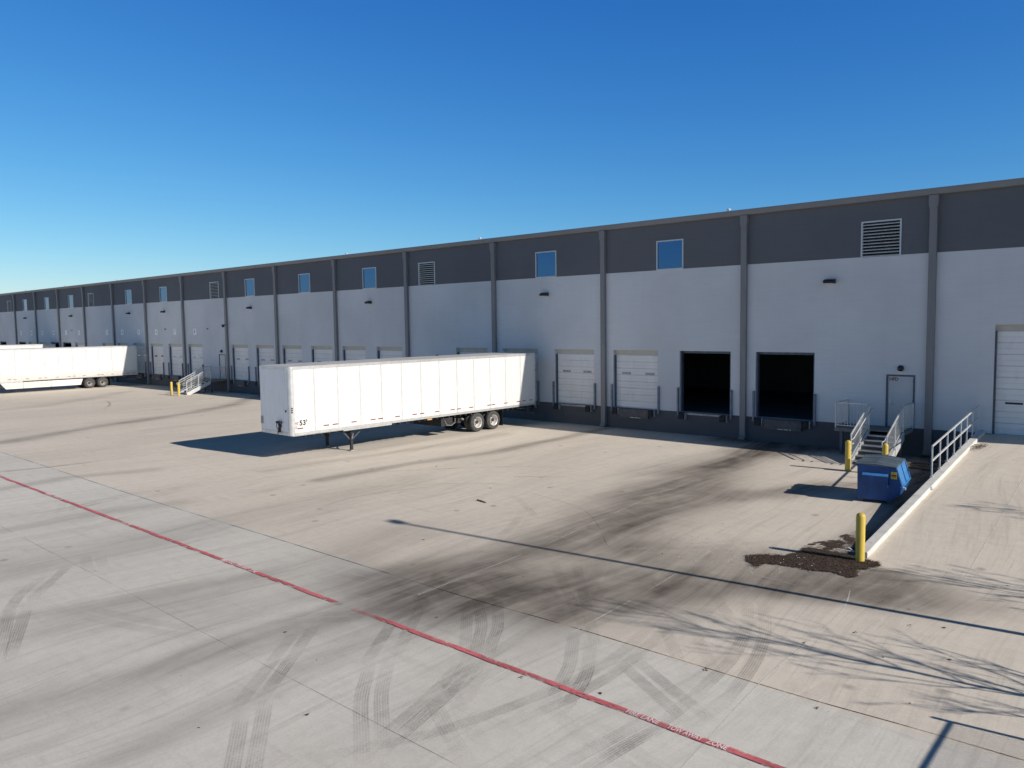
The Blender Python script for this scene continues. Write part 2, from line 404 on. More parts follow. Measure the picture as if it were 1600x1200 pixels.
TRACKS = [  # (centreline, strength)
  ([(-7.25,-20.52),(-6.88,-20.93),(-6.55,-21.58),(-6.25,-22.34),(-6.02,-23.07),(-5.84,-23.9),(-5.77,-24.65),(-5.70,-25.55),(-5.69,-26.3),(-5.75,-27.1),(-5.95,-28.2)],1.0),
  ([(-6.88,-20.43),(-6.53,-20.92),(-6.17,-21.62),(-5.87,-22.35),(-5.63,-23.11),(-5.45,-23.89),(-5.33,-24.68),(-5.28,-25.28),(-5.30,-25.9),(-5.36,-26.8)],1.0),
  ([(-8.05,-22.44),(-7.74,-23.41),(-7.53,-24.43),(-7.44,-25.44),(-7.52,-26.44),(-7.67,-27.26),(-7.88,-28.15),(-8.13,-28.91),(-8.8,-30.14),(-9.7,-31.2)],1.0),
  ([(-7.75,-22.29),(-7.44,-23.3),(-7.23,-24.5),(-7.14,-25.29),(-7.12,-25.9),(-7.15,-26.53),(-7.23,-27.07),(-7.36,-27.7),(-7.6,-28.5)],1.0),
  ([(-9.16,-27.36),(-8.9,-28.04),(-8.62,-28.95)],1.2),([(-8.89,-27.17),(-8.66,-28.01),(-8.36,-29.05)],1.2),
  ([(-10.3,-27.7),(-9.62,-28.39),(-8.8,-29.05)],.8),([(-10.35,-28.1),(-9.62,-28.8),(-8.7,-29.5)],1.0),
  ([(-11.0,-24.7),(-10.29,-25.36),(-9.75,-26.02)],1.3),([(-10.75,-24.4),(-10.04,-25.16),(-9.56,-25.85)],1.2),([(-10.85,-25.2),(-10.0,-26.1)],.7),
  ([(-8.40,-24.92),(-7.88,-25.71),(-7.58,-26.35)],1.0),([(-8.3,-24.5),(-7.59,-25.57),(-7.27,-26.24),(-6.96,-27.2)],1.2),
  ([(-20.74,-29.59),(-19.74,-30.43),(-18.6,-31.08),(-17.3,-31.63)],1.0),([(-20.6,-29.36),(-19.45,-30.18)],.9),([(-17.85,-31.03),(-16.35,-31.64)],1.1),([(-18.1,-31.23),(-16.5,-31.8)],1.0),
  ([(-12.45,-28.37),(-11.3,-29.75)],.9),([(-12.55,-27.77),(-11.2,-29.4)],1.0),([(-10.38,-30.05),(-9.2,-30.9)],1.0),([(-10.25,-30.52),(-9.4,-31.1)],.9),
  ([(-11.7,-26.46),(-11.02,-27.4)],1.0),([(-12.0,-25.4),(-10.85,-26.9)],.7),
  ([(-7.0,-25.22),(-6.0,-25.79)],1.0),([(-6.72,-25.02),(-5.7,-25.57)],1.0),([(-5.62,-26.5),(-5.73,-27.22),(-5.8,-28.0)],.9),([(-5.95,-26.9),(-6.1,-28.0)],.8),
  ([(-7.5,-23.2),(-6.5,-24.4)],.55),([(-6.9,-23.1),(-6.0,-24.2)],.5),([(-7.4,-21.2),(-6.75,-21.97),(-6.3,-22.55)],.5),
  ([(-17.0,-16.6),(-15.3,-17.83)],.45),([(-11.35,-21.66),(-9.1,-23.8)],.6),([(-10.82,-21.5),(-8.4,-24.3)],.55),
]
SCUFFS = [
  ([(-25.5,-17.5),(-23.75,-15.46),(-21.73,-13.07),(-19.63,-11.49),(-17.57,-10.97)],.07,.9),
  ([(-25.0,-20.5),(-22.13,-18.11),(-20.58,-16.36),(-18.81,-15.15),(-16.47,-15.11)],.09,.45),
  ([(-20.61,-22.85),(-21.53,-20.26),(-21.04,-17.83),(-19.75,-15.86)],.12,.4),
  ([(-68.1,-10.02),(-63.71,-11.38),(-60.14,-13.31)],.16,.8),
  ([(-76.4,-14.4),(-74,-11.5),(-72.8,-9.6),(-74.2,-7.9)],.16,.8),
  ([(-71,-9.6),(-68.4,-8.5),(-67.6,-7.2)],.15,.8),
  ([(-39,-30),(-37,-25),(-36.5,-20)],.3,.5),
]
JOINTS = [  # polyline, half width, material slot
  ([(-75,-24.5),(-43.5,-24.39),(-28.44,-24.52),(-19.4,-24.47),(-12.11,-24.45),(-8.98,-24.32),(-4.65,-24.30),(-1.52,-24.17),(8,-24.1)],.014,3),
  ([(-30,-28.95),(-20.03,-28.98),(-14.53,-29.04),(-9.66,-29.07),(-2,-29.1)],.008,4),
  ([(-4.85,-28.2),(-4.89,-27.22),(-5.13,-24.05),(-5.17,-20.46),(-5.45,-18.9)],.013,5),
  ([(-8.5,-28.2),(-8.62,-26.69),(-8.72,-24.41),(-8.91,-20.44),(-9.69,-13.3),(-10.05,-6.72)],.013,5),
  ([(-12.55,-25),(-12.8,-20.4),(-13.6,-13.3),(-14.0,-5)],.010,5),
  ([(-6.45,-19.3),(-9.5,-18.9)],.012,5),
  ([(-11.5,-19.3),(-14.2,-16.6),(-17.5,-15.6)],.012,4),
  ([(-19.5,-13.9),(-18.6,-13.2),(-17.9,-12.7)],.03,4),
]
def build_ground():
    x0, x1, y0, y1, st = -76.0, 9.0, -36.0, 0.0, .25
    nx = int(round((x1 - x0) / st)) + 1; ny = int(round((y1 - y0) / st)) + 1
    xs = np.linspace(x0, x1, nx); ys = np.linspace(y0, y1, ny)
    X, Y = np.meshgrid(xs, ys); P = np.stack([X.ravel(), Y.ravel()], 1)
    wob = np.array([noise.noise(Vector((p[0] * .45, p[1] * .30, 0))) for p in P])
    wob2 = np.array([noise.noise(Vector((p[0] * 1.1 + 40, p[1] * .5, 0))) for p in P])
    S = np.zeros(len(P))
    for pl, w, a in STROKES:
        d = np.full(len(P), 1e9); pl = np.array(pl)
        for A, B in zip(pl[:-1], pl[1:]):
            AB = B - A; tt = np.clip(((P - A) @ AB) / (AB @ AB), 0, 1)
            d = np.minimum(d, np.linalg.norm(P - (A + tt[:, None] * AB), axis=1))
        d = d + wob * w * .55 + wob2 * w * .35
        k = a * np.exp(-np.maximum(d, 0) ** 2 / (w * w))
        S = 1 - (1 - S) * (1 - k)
    verts = [(p[0], p[1], 0.0) for p in P]
    faces = []; mi = []
    for j in range(ny - 1):
        for i in range(nx - 1):
            a = j * nx + i; faces.append((a, a + 1, a + nx + 1, a + nx)); mi.append(0)
    stain_shade = list(S); fade = [0.0] * len(verts)
    # the rest of the sheet, out to the horizon
    bx = [-1500, x0, x1, 1500]; by = [-1500, y0, y1, 1500]
    for i in range(3):
        for j in range(3):
            if i == 1 and j == 1: continue
            o = len(verts)
            verts += [(bx[i], by[j], 0), (bx[i + 1], by[j], 0), (bx[i + 1], by[j + 1], 0), (bx[i], by[j + 1], 0)]
            faces.append((o, o + 1, o + 2, o + 3)); mi.append(0); stain_shade += [0] * 4; fade += [0] * 4
    uvs = {}
    def strip(pl, hw, slot, strength, z, sub=6, taper=True):
        # smooth the centreline (Catmull-Rom), then a ribbon with u across and v along
        p = [Vector((*q, 0)) for q in pl]; pts = []
        for i in range(len(p) - 1):
            a, b_, c, d = p[max(i - 1, 0)], p[i], p[i + 1], p[min(i + 2, len(p) - 1)]
            for k in range(sub):
                t = k / sub
                pts.append(.5 * ((2 * b_) + (c - a) * t + (2 * a - 5 * b_ + 4 * c - d) * t * t + (3 * b_ - a - 3 * c + d) * t ** 3))
        pts.append(p[-1]); tot = 0; o = len(verts); n = len(pts)
        for i, q in enumerate(pts):
            if i: tot += (q - pts[i - 1]).length
            d = (pts[min(i + 1, n - 1)] - pts[max(i - 1, 0)]).normalized(); s = Vector((-d.y, d.x, 0)) * hw
            verts.append((q.x + s.x, q.y + s.y, z)); verts.append((q.x - s.x, q.y - s.y, z))
            e = min(i, n - 1 - i) / max(1, (n - 1) * .42); e = min(1, e) if taper else 1
            stain_shade.extend([0, 0]); fade.extend([e * strength] * 2)
            if i:
                f = (o + 2 * i - 2, o + 2 * i - 1, o + 2 * i + 1, o + 2 * i)
                uvs[len(faces)] = [(0, pv), (1, pv), (1, tot), (0, tot)]
                faces.append(f); mi.append(slot)
            pv = tot
    z = .0032
    for pl, hw, slot in JOINTS: strip(pl, hw, slot, 1, z, taper=False); z += .00011
    for pl, hw, s in SCUFFS: strip(pl, hw, 2, s, z); z += .00011
    for pl, s in TRACKS:
        q = [Vector(p) for p in pl]
        if len(q) <= 3:                                   # let the short ones trail off
            a = (q[0] - q[1]).normalized() * .55; c = (q[-1] - q[-2]).normalized() * .7
            q = [q[0] + a] + q + [q[-1] + c]
        strip([tuple(p) for p in q], .135, 1, s, z); z += .00011
    rnd = random.Random(5)
    for i in range(34):                                   # faint wide sweeps left by turning trailers
        x, y = rnd.uniform(-30, -3.5), rnd.uniform(-32, -19.5); r_ = rnd.uniform(7, 18); a0 = rnd.uniform(-2.2, .4); da = rnd.uniform(.18, .5)
        cx, cy = x - r_ * math.cos(a0), y - r_ * math.sin(a0)
        for off in (0, .34):
            pl = [(cx + (r_ + off) * math.cos(a0 + da * k / 4), cy + (r_ + off) * math.sin(a0 + da * k / 4)) for k in range(5)]
            strip(pl, .15, 1, rnd.uniform(.22, .5), z); z += .00005
    me = bpy.data.meshes.new('ground'); me.from_pydata(verts, [], faces); me.update()
    for k in ('paving', 'tyre_mark', 'scuff', 'joint_dark', 'joint_grey', 'joint_pale'): me.materials.append(M[k])
    me.polygons.foreach_set('material_index', mi)
    for nm, data in (('stain_shade', stain_shade), ('fade', fade)):
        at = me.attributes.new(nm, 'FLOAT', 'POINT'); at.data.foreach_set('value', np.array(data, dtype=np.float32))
    ul = me.uv_layers.new(name='UVMap')
    for fi, q in uvs.items():
        for li, c in zip(me.polygons[fi].loop_indices, q): ul.data[li].uv = c
    o = bpy.data.objects.new('ground', me); col.objects.link(o); structure(o)
build_ground()

# fire lane stripe with its lettering
lane = thing('fire_lane_stripe', 'long faded red stripe painted along the paving, lettered in white', 'road marking', (-20, -26.43, 0))
for r0, r1 in ((0, 97), (98, 120)):                       # two runs: worn away between them where the trucks cross
    b = MB()
    for i in range(r0, r1):                              # a ribbon with a slightly uneven edge
        xa, xb = -62 + i * .5, -62 + (i + 1) * .5
        if i == 98: xa += .05
        ya = .012 * math.sin(i * 1.7); yb = .012 * math.sin((i + 1) * 1.7)
        b.add([(xa + 20, -.062 + ya, .0155), (xb + 20, -.062 + yb, .0155), (xb + 20, .062 + yb * .6, .0155), (xa + 20, .062 + ya * .6, .0155)], [(0, 1, 2, 3)])
    b.build('paint_band', 'red_line', lane)
for cx in (-5.44, -17.54, -30.1):
    for wd, dx, wf in (('FIRE LANE', -.54, .97), ('TOW AWAY', .16, .75), ('ZONE', .66, .86)):
        text_mesh(wd, .135, 'lettering', 'white_letter', lane, Matrix.Translation((cx + dx + 20, 0, .0168)) @ Matrix.Diagonal((.95 * wf, 1.15, 1, 1)), offset=.002)

# ------------------------------------------------------------------ warehouse
PITCH = 8.2379
DS = lambda j: -8.4059 - PITCH * j
EAVE, BAND, SILL = 10.87, 8.53, 1.16
wh = thing('warehouse', 'long white and charcoal warehouse with a row of truck docks', 'warehouse', (0, 0, 0))
XR, XL = 8.07, DS(18)
doors = []      # (x0, x1, kind, open)
spec = {1: ('L', 'P'), 2: ('L', 'R'), 3: ('L', 'R'), 4: ('p', 'R'), 8: ('L', 'P'), 11: ('R',), 15: ('L',)}
opened = {(1, 'L'), (2, 'R'), (12, 'L'), (13, 'R'), (14, 'L'), (15, 'L')}
for j in range(1, 19):
    for s in spec.get(j, ('L', 'R')):
        x = DS(j)
        if s == 'L': doors.append((x + .58, x + 3.41, 'dock', (j, s) in opened, 'L', j))
        elif s == 'R': doors.append((x + 4.70, x + 7.53, 'dock', (j, s) in opened, 'R', j))
        elif s == 'P': doors.append((x + 6.56, x + 7.62, 'person', False, s, j))
        elif s == 'p': doors.append((x + 2.35, x + 3.41, 'person', False, s, j))
BIG = (-6.12, -2.46, 1.13, 5.53)
wins = []       # (x0, x1, z0, z1, kind)
louv = {1: -10.47, 4: -39.33, 8: -68.13, 11: -96.93, 15: -126.24}
for j in range(0, 19):
    c = DS(j) + PITCH / 2
    if j in louv: wins.append((louv[j] - .81, louv[j] + .81, 8.46, 10.05, 'louver'))
    elif j: wins.append((c - .78, c + .78, 8.53, 10.04, 'window'))
holes = [(BIG[0], BIG[1], BIG[2], BIG[3])]
for d in doors: holes.append((d[0], d[1], SILL, 4.32) if d[2] == 'dock' else (d[0], d[1], SILL, 3.38))
for w in wins: holes.append(w[:4])
xs = sorted({XL, XR} | {h[0] for h in holes} | {h[1] for h in holes}); zs = sorted({0.0, SILL, BAND, EAVE + .1} | {h[2] for h in holes} | {h[3] for h in holes})
b = MB(); DEP = .32
for xa, xb in zip(xs[:-1], xs[1:]):
    for za, zb in zip(zs[:-1], zs[1:]):
        cx, cz = (xa + xb) / 2, (za + zb) / 2
        if any(h[0] < cx < h[1] and h[2] < cz < h[3] for h in holes): continue
        mi = 1 if cz > BAND else (2 if cz < SILL else 0)
        if cx > -6.12 and cz < SILL: mi = 2
        b.add([(xa, 0, za), (xb, 0, za), (xb, 0, zb), (xa, 0, zb)], [(0, 1, 2, 3)], mi)
for h in holes:
    x0, x1, z0, z1 = h; mi = 1 if z0 > 8 else 0
    for q in (((x0, z0), (x0, z1)), ((x1, z1), (x1, z0)), ((x0, z1), (x1, z1)), ((x1, z0), (x0, z0))):
        (ax, az), (bx_, bz) = q
        b.add([(ax, 0, az), (ax, DEP, az), (bx_, DEP, bz), (bx_, 0, bz)], [(0, 1, 2, 3)], mi)
b.build('wall', ['wall_light', 'wall_dark', 'wall_dado'], wh)
b = MB()   # end walls, rear wall and the slab inside
b.add([(XL, 0, 0), (XL, 60, 0), (XL, 60, EAVE), (XL, 0, EAVE)], [(0, 1, 2, 3)]); b.add([(XR, 0, 0), (XR, 60, 0), (XR, 60, EAVE), (XR, 0, EAVE)], [(0, 1, 2, 3)])
b.add([(XL, 60, 0), (XR, 60, 0), (XR, 60, EAVE), (XL, 60, EAVE)], [(0, 1, 2, 3)])
b.build('rear_wall', 'wall_light', wh)
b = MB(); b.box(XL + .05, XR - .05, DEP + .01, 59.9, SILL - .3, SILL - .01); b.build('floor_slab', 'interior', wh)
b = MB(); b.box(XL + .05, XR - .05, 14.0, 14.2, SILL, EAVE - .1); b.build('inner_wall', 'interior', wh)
b = MB(); b.add([(XL, -.02, 11.06), (XR, -.02, 11.06), (XR, 60, 11.6), (XL, 60, 11.6)], [(0, 1, 2, 3)]); b.build('roof', 'fascia', wh)
# gutter along the eave
b = MB(); b.prism([(-.02, EAVE), (-.20, EAVE + .02), (-.25, EAVE + .22), (-.25, EAVE + .27), (-.22, EAVE + .28), (.0, EAVE + .20)], 'x', XL, XR)
b.build('gutter', 'fascia', wh)
# downspouts
for j in range(-1, 18):
    x = DS(j); b = MB()
    zb = .12 if j != 0 else .2
    if j == -1: zb = 1.2
    b.box(x - .14, x + .14, -.19, -.012, zb + .1, 10.35)
    b.prism([(x - .14, 10.351), (x + .14, 10.351), (x + .175, 10.52), (x + .175, EAVE - .003), (x - .175, EAVE - .003), (x - .175, 10.52)], 'y', -.235, -.013)
    b.prism([(-.012, zb + .099), (-.20, zb + .099), (-.32, zb - .04), (-.30, zb - .1), (-.012, zb + .0)], 'x', x - .153, x + .153)
    b.build('downspout', 'trim', wh)
    for zz in (4.6, 9.4):
        b = MB(); b.box(x - .155, x + .155, -.196, -.006, zz, zz + .04); b.build('pipe_strap', 'trim', wh)
# windows and louvers
for x0, x1, z0, z1, k in wins:
    b = MB(); fw = .055; y0, y1 = -.03, .1
    b.box(x0 - .01, x0 + fw, y0, y1, z0 - .01, z1 + .01); b.box(x1 - fw, x1 + .01, y0, y1, z0 - .01, z1 + .01)
    b.box(x0 + fw, x1 - fw, y0, y1, z0 - .01, z0 + fw); b.box(x0 + fw, x1 - fw, y0, y1, z1 - fw, z1 + .01)
    if k == 'window':
        f = b.build('window_frame', 'frame_white', wh)
        g = MB(); g.box(x0 + fw, x1 - fw, .03, .05, z0 + fw, z1 - fw); g.build('pane', 'glass', f)
    else:
        f = b.build('louver_frame', 'frame_white', wh)
        g = MB(); n = 11
        for i in range(n):
            za = z0 + fw + (z1 - z0 - 2 * fw) * i / n; h = (z1 - z0 - 2 * fw) / n
            g.prism([(-.03, za + .012), (-.03, za + .034), (.05, za + .075), (.05, za + .055)], 'x', x0 + fw, x1 - fw)
        g.build('slats', 'louver_slat', f)
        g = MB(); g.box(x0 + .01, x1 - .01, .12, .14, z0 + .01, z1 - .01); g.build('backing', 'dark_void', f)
# dock doors
def dock_door(x0, x1, is_open, side, j):
    w = x1 - x0; yd = .22
    # frame angle down both jambs
    if not is_open:
        hd = MB(); hd.box(x0 + .005, x1 - .005, yd - .02, yd + .05, 4.04, 4.315)
        s = MB(); n = 8; h = (4.04 - SILL) / n
        for i in range(n):
            za = SILL + i * h + .004
            s.prism([(yd + .02, za), (yd, za + .03), (yd, za + h * .46), (yd + .014, za + h * .5), (yd, za + h * .54), (yd, za + h - .035), (yd + .02, za + h - .006), (yd + .05, za + h - .006), (yd + .05, za)], 'x', x0 + .07, x1 - .05)
        d = s.build('dock_door', 'door_white', wh)
        hd.build('door_header', 'door_header', d)
        for cx in (x0 + w * .24 + .05, x1 - w * .22):
            g = MB(); g.box(cx - .28, cx + .28, yd - .012, yd + .004, 2.98, 3.10)
            g.build('view_panel', 'glass' if j > 7 else 'edge_plate', d)
        for a, c, y_ in ((x0 + .012, x0 + .068, .1), (x1 - .048, x1 - .012, .15)):
            t = MB(); t.box(a, c, y_, yd + .06, SILL + .002, 4.03); t.build('door_track', 'steel_dark', d)
    else:
        for a, c in ((x0 + .012, x0 + .08), (x1 - .08, x1 - .012)):
            t = MB(); t.box(a, c, .1, .3, SILL + .002, 4.31); t.build('door_track', 'steel_dark', wh)
        t = MB(); t.box(x0 + .081, x1 - .081, .2, .3, 4.2, 4.31); t.build('door_lintel', 'steel_dark', wh)
    for gx in (x0 - .10, x1 + .03):
        g = MB(); g.box(gx, gx + .08, -.12, -.004, .98, 2.42); g.box(gx - .02, gx + .10, -.13, -.005, .96, 1.0)
        g.build('track_guard', 'guard', wh)
    for gx in (x0 + .08, x1 - .46):
        g = MB(); g.box(gx, gx + .30, -.28, -.003, .80, 1.12); g.box(gx + .3, gx + .36, -.2, -.003, .78, 1.14, 1)
        g.build('dock_bumper', ['rubber', 'edge_plate'], wh, bevel=.015)
    if side == 'L' or j > 7:
        g = MB(); g.box(x0 + .46, x1 - .52, -.14, -.004, .66, 1.10); g.box(x0 + .46, x1 - .5, -.17, -.141, .62, .70)
        for a, c in ((.42, .52), (.53, .6), (.62, .65)): g.box(x0 + w * a, x0 + w * c, -.174, -.1705, .655, .685, 1)
        g.build('dock_leveler_lip', ['steel_lip', 'scrap'], wh)
    else:
        g = MB(); g.box(x0 + .46, x1 - .5, -.06, -.004, 1.03, 1.12); g.build('dock_edge_plate', 'edge_plate', wh)
for x0, x1, k, op, side, j in doors:
    if k == 'dock': dock_door(x0, x1, op, side, j)
    else:
        b = MB()
        b.box(x0 - .045, x0 + .03, -.02, .06, SILL, 3.38 + .045); b.box(x1 - .03, x1 + .045, -.02, .06, SILL, 3.38 + .045); b.box(x0 + .03, x1 - .03, -.02, .06, 3.35, 3.38 + .045)
        f = b.build('door_frame', 'steel_dark', wh)
        b = MB(); b.box(x0 + .033, x1 - .033, .02, .065, SILL + .01, 3.347); d = b.build('person_door', 'door_grey', wh)
        b = MB(); b.tube([(x0 + .12, .02, 2.14), (x0 + .12, -.04, 2.14), (x0 + .26, -.045, 2.14)], .014, 8); b.box(x0 + .09, x0 + .15, .005, .0195, 2.05, 2.38)
        b.build('lever_handle', 'galv', d)
        for zz in (1.4, 2.25, 3.1):
            b = MB(); b.tube([(x1 - .035, .012, zz), (x1 - .035, .012, zz + .12)], .012, 6); b.build('hinge', 'steel_dark', d)
        if j == 1:
            text_mesh('HFD', .19, 'door_lettering', 'ink_red', d, Matrix.Translation((x0 + .26, .016, 3.22)) @ FACE_S, offset=.006)
        # bulkhead lamp over the door
        cx = (x0 + x1) / 2
        b = MB(); b.lathe([(.13, 0), (.135, -.04), (.115, -.12), (.06, -.17), (.012, -.18)], 'y', (cx, -.004, 3.70), 16)
        lm = b.build('door_lamp', 'black', wh, smooth=True)
        b = MB(); b.box(cx - .07, cx + .07, -.15, -.03, 3.55, 3.575); b.build('lens', 'lens', lm)
# the drive-in door at the head of the ramp
x0, x1, z0, z1 = BIG
b = MB(); n = 9; h = (5.28 - z0) / n
for i in range(n):
    za = z0 + i * h + .004
    b.prism([(.24, za), (.22, za + .03), (.22, za + h * .46), (.236, za + h * .5), (.22, za + h * .54), (.22, za + h - .035), (.24, za + h - .006), (.27, za + h - .006), (.27, za)], 'x', x0 + .06, x1 - .06)
d = b.build('drive_in_door', 'door_white', wh)
b = MB(); b.box(x0 + .004, x1 - .004, .2, .28, 5.283, 5.526); b.build('door_header', 'door_header', d)
for a, c in ((x0 + .012, x0 + .058), (x1 - .058, x1 - .012)):
    b = MB(); b.box(a, c, .1, .29, z0 + .003, 5.28); b.build('door_track', 'steel_dark', d)
for cx in (x0 + .70, x1 - .80):
    b = MB(); b.box(cx - .3, cx + .3, .205, .219, 2.36, 2.44); b.build('view_panel', 'black', d)
# wall packs
for j in (1, 3, 5, 7, 9, 10, 12, 14):
    cx = DS(j) + PITCH / 2 - .05
    b = MB(); b.prism([(-.004, 7.44), (-.30, 7.47), (-.33, 7.52), (-.26, 7.60), (-.10, 7.64), (-.004, 7.64)], 'x', cx - .24, cx + .24)
    lm = b.build('wall_lamp', 'black', wh, bevel=.02)
    b = MB(); b.box(cx - .16, cx + .16, -.27, -.08, 7.428, 7.446); b.build('lens', 'lens', lm)
# little vents between the dock numbers, camera, rooftop stubs
for x in (-69.73, -78.37, -91.15, -103.35):
    b = MB(); b.box(x - .13, x + .13, -.07, -.003, 5.72, 5.84); b.build('wall_vent', 'trim', wh, bevel=.01)
b = MB(); b.tube([(-66.0, -.2, 6.1), (-66.0, -.42, 6.12)], .03, 8); b.lathe([(.02, .12), (.12, .1), (.13, 0), (.11, -.1), (.04, -.15)], 'z', (-66.0, -.46, 6.03), 14)
b.build('security_camera', 'black', wh, smooth=True)
for x in (-17.75, -34.8, -48.8, -90.6, -106.2, -120.7):
    b = MB(); b.tube([(x, .5, 11.0), (x, .5, 11.30)], .055, 10); b.lathe([(.1, 0), (.1, .05), (.03, .09)], 'z', (x, .5, 11.30), 12)
    b.build('roof_vent', 'frame_white', wh)
# dock number signs
def dock_sign(x, digit, label, order):
    t = thing('dock_sign', label, 'sign', (x, 0, 5.23), 0, 'pale number signs above the far docks')
    b = MB(); b.box(-.28, .28, -.03, -.004, 0, .57); b.build('plate', 'sign_white', t, bevel=.004)
    if digit: text_mesh(digit, .50, 'numeral', 'ink', t, Matrix.Translation((0, -.034, .29)) @ FACE_S)
    else:
        b = MB(); b.prism([(-.09, .14), (.08, .15), (.06, .28), (.09, .42), (-.07, .43), (-.05, .3)], 'y', -.036, -.031); b.build('worn_marking', 'ink', t)
for x, dg in ((-72.18, '8'), (-76.29, '7'), (-80.40, '6'), (-84.56, '5'), (-88.69, '4'), (-92.83, '3'), (-101.09, '2'), (-105.3, '1')):
    dock_sign(x, dg, 'white sign with dark numeral %s on the wall above a truck dock' % dg, 0)
for x, wd in ((-109.54, 'first'), (-113.55, 'second'), (-117.7, 'third'), (-121.93, 'fourth')):
    dock_sign(x, None, 'tiny pale dock sign, %s one to the left of the sign reading 1' % wd, 0)

# ------------------------------------------------------------------ stairs
def stair(x_door, label):
    t = thing('dock_stairs', label, 'staircase', (x_door, 0, 0), 0, 'galvanised stairs up to the dock doors')
    xl, xs0, xr, yf = -1.69, -.27, 1.10, -1.55
    b = MB(); b.box(xl, xr, yf, -.006, SILL - .16, SILL - .004); b.build('landing', 'landing', t, bevel=.008)
    for x, y in ((xl + .25, yf + .2), (xr - .12, yf + .12), (xs0 - .1, yf + .2)):
        b = MB(); b.box(x - .06, x + .06, y - .06, y + .06, 0, SILL - .162); b.build('leg', 'steel_dark', t)
    n = 7; rise = SILL / n; run = .36
    for i in range(1, n):
        z = SILL - i * rise; y = yf - (i - 1) * run
        b = MB(); b.box(xs0 + .06, xr - .06, y - run + .01, y + .02, z - .035, z); b.box(xs0 + .06, xr - .06, y - run + .005, y - run + .035, z - .055, z + .004, 1)
        b.box(xs0 + .065, xr - .065, y + .0, y + .012, z, z + rise - .05, 0)
        b.build('step', ['tread', 'galv'], t)
    ye = yf - (n - 1) * run
    for x in (xs0, xr):
        b = MB(); b.prism([(yf + .02, SILL - .02), (yf + .02, SILL - .34), (ye - .02 + .3, 0.0), (ye - .06, 0.0), (ye - .06, .20)], 'x', x - .03 if x == xs0 else x - .05, x + .05 if x == xs0 else x + .03)
        b.build('stringer', 'galv', t)
    def pk(b, x, y, z0, z1): b.box(x - .008, x + .008, y - .008, y + .008, z0, z1)
    # guard round the landing
    H = 1.07
    def guard(pts, name):
        b = MB()
        for (xa, ya), (xb, yb) in zip(pts[:-1], pts[1:]):
            b.bar((xa, ya, SILL + H), (xb, yb, SILL + H), .045); b.bar((xa, ya, SILL + .10), (xb, yb, SILL + .10), .03)
            ln = math.hypot(xb - xa, yb - ya); k = int(ln / .125)
            for i in range(1, k): pk(b, xa + (xb - xa) * i / k, ya + (yb - ya) * i / k, SILL + .11, SILL + H - .02)
        for x, y in pts: b.bar((x, y, SILL - .003), (x, y, SILL + H + .02), .045)
        return b.build(name, 'galv', t)
    guard([(xl + .04, -.06), (xl + .04, yf + .05), (xs0, yf + .05)], 'guard_rail')
    guard([(xr - .03, -.06), (xr - .03, yf + .05)], 'guard_rail')
    for x, sgn in ((xs0, 1), (xr - .03, -1)):
        b = MB(); sl = rise / run
        ztop = lambda y: SILL + H + (y - yf) * sl
        y0, y1 = yf + .03, ye - .05
        b.bar((x, y0, ztop(y0)), (x, y1, ztop(y1)), .045); b.bar((x, y0, ztop(y0) - .92), (x, y1, ztop(y1) - .92), .03)
        for i in range(1, 18):
            y = y0 + (y1 - y0) * i / 18; pk(b, x, y, ztop(y) - .91, ztop(y) - .02)
        for y in (y1, (y0 + y1) / 2): b.bar((x, y, max(0.0, ztop(y) - 1.2) if y != y1 else 0.0), (x, y, ztop(y) + .02), .045)
        b.build('stair_guard', 'galv', t)
        b = MB(); xo = x + sgn * .09; zh = lambda y: ztop(y) - .18
        b.tube([(xo, yf + .3, zh(yf)), (xo, yf, zh(yf)), (xo, ye, zh(ye)), (xo, ye - .30, zh(ye) - .02), (xo, ye - .33, zh(ye) - .12), (xo, ye - .28, zh(ye) - .2), (xo, ye + .02, zh(ye) - .2)], .02, 8)
        b.build('handrail', 'galv', t, smooth=True)
    return t
stair(-10.08, 'galvanised dock stairs rising to the door lettered HFD, behind the blue dumpster')
stair(-67.75, 'galvanised dock stairs between two small yellow bollards and a plain grey door')

# ------------------------------------------------------------------ bollards
def make_bollard(label, h=1.12):
    t = thing('bollard', label, 'bollard', (0, 0, 0), 0, 'yellow steel bollards')
    b = MB(); r = .105
    b.lathe([(r, 0), (r, h - .09), (r * .93, h - .045), (r * .72, h - .015), (r * .38, h + .004), (.004, h + .01)], 'z', (0, 0, 0), 24)
    b.build('post', 'yellow', t, smooth=True)
    b = MB(); b.lathe([(r + .03, .0), (r + .025, .012), (r + .004, .016)], 'z', (0, 0, 0), 24); b.build('base_collar', 'landing', t)
    return t
p0 = make_bollard('yellow bollard standing in dark leaf litter at the low end of the ramp curb', 1.18); p0.location = (-5.96, -16.62, 0)
for x, y, l in ((-10.0, -5.16, 'yellow bollard in full view beside the dumpster, before the left stair rail'),
                (-8.66, -5.15, 'yellow bollard half hidden behind the blue dumpster'),
                (-67.75, -4.60, 'small yellow bollard standing free of the stairs past the near trailer'),
                (-66.35, -4.62, 'small yellow bollard close against the foot of the stairs past the near trailer')):
    c = copy_tree(p0); c.location = (x, y, 0); c['label'] = l

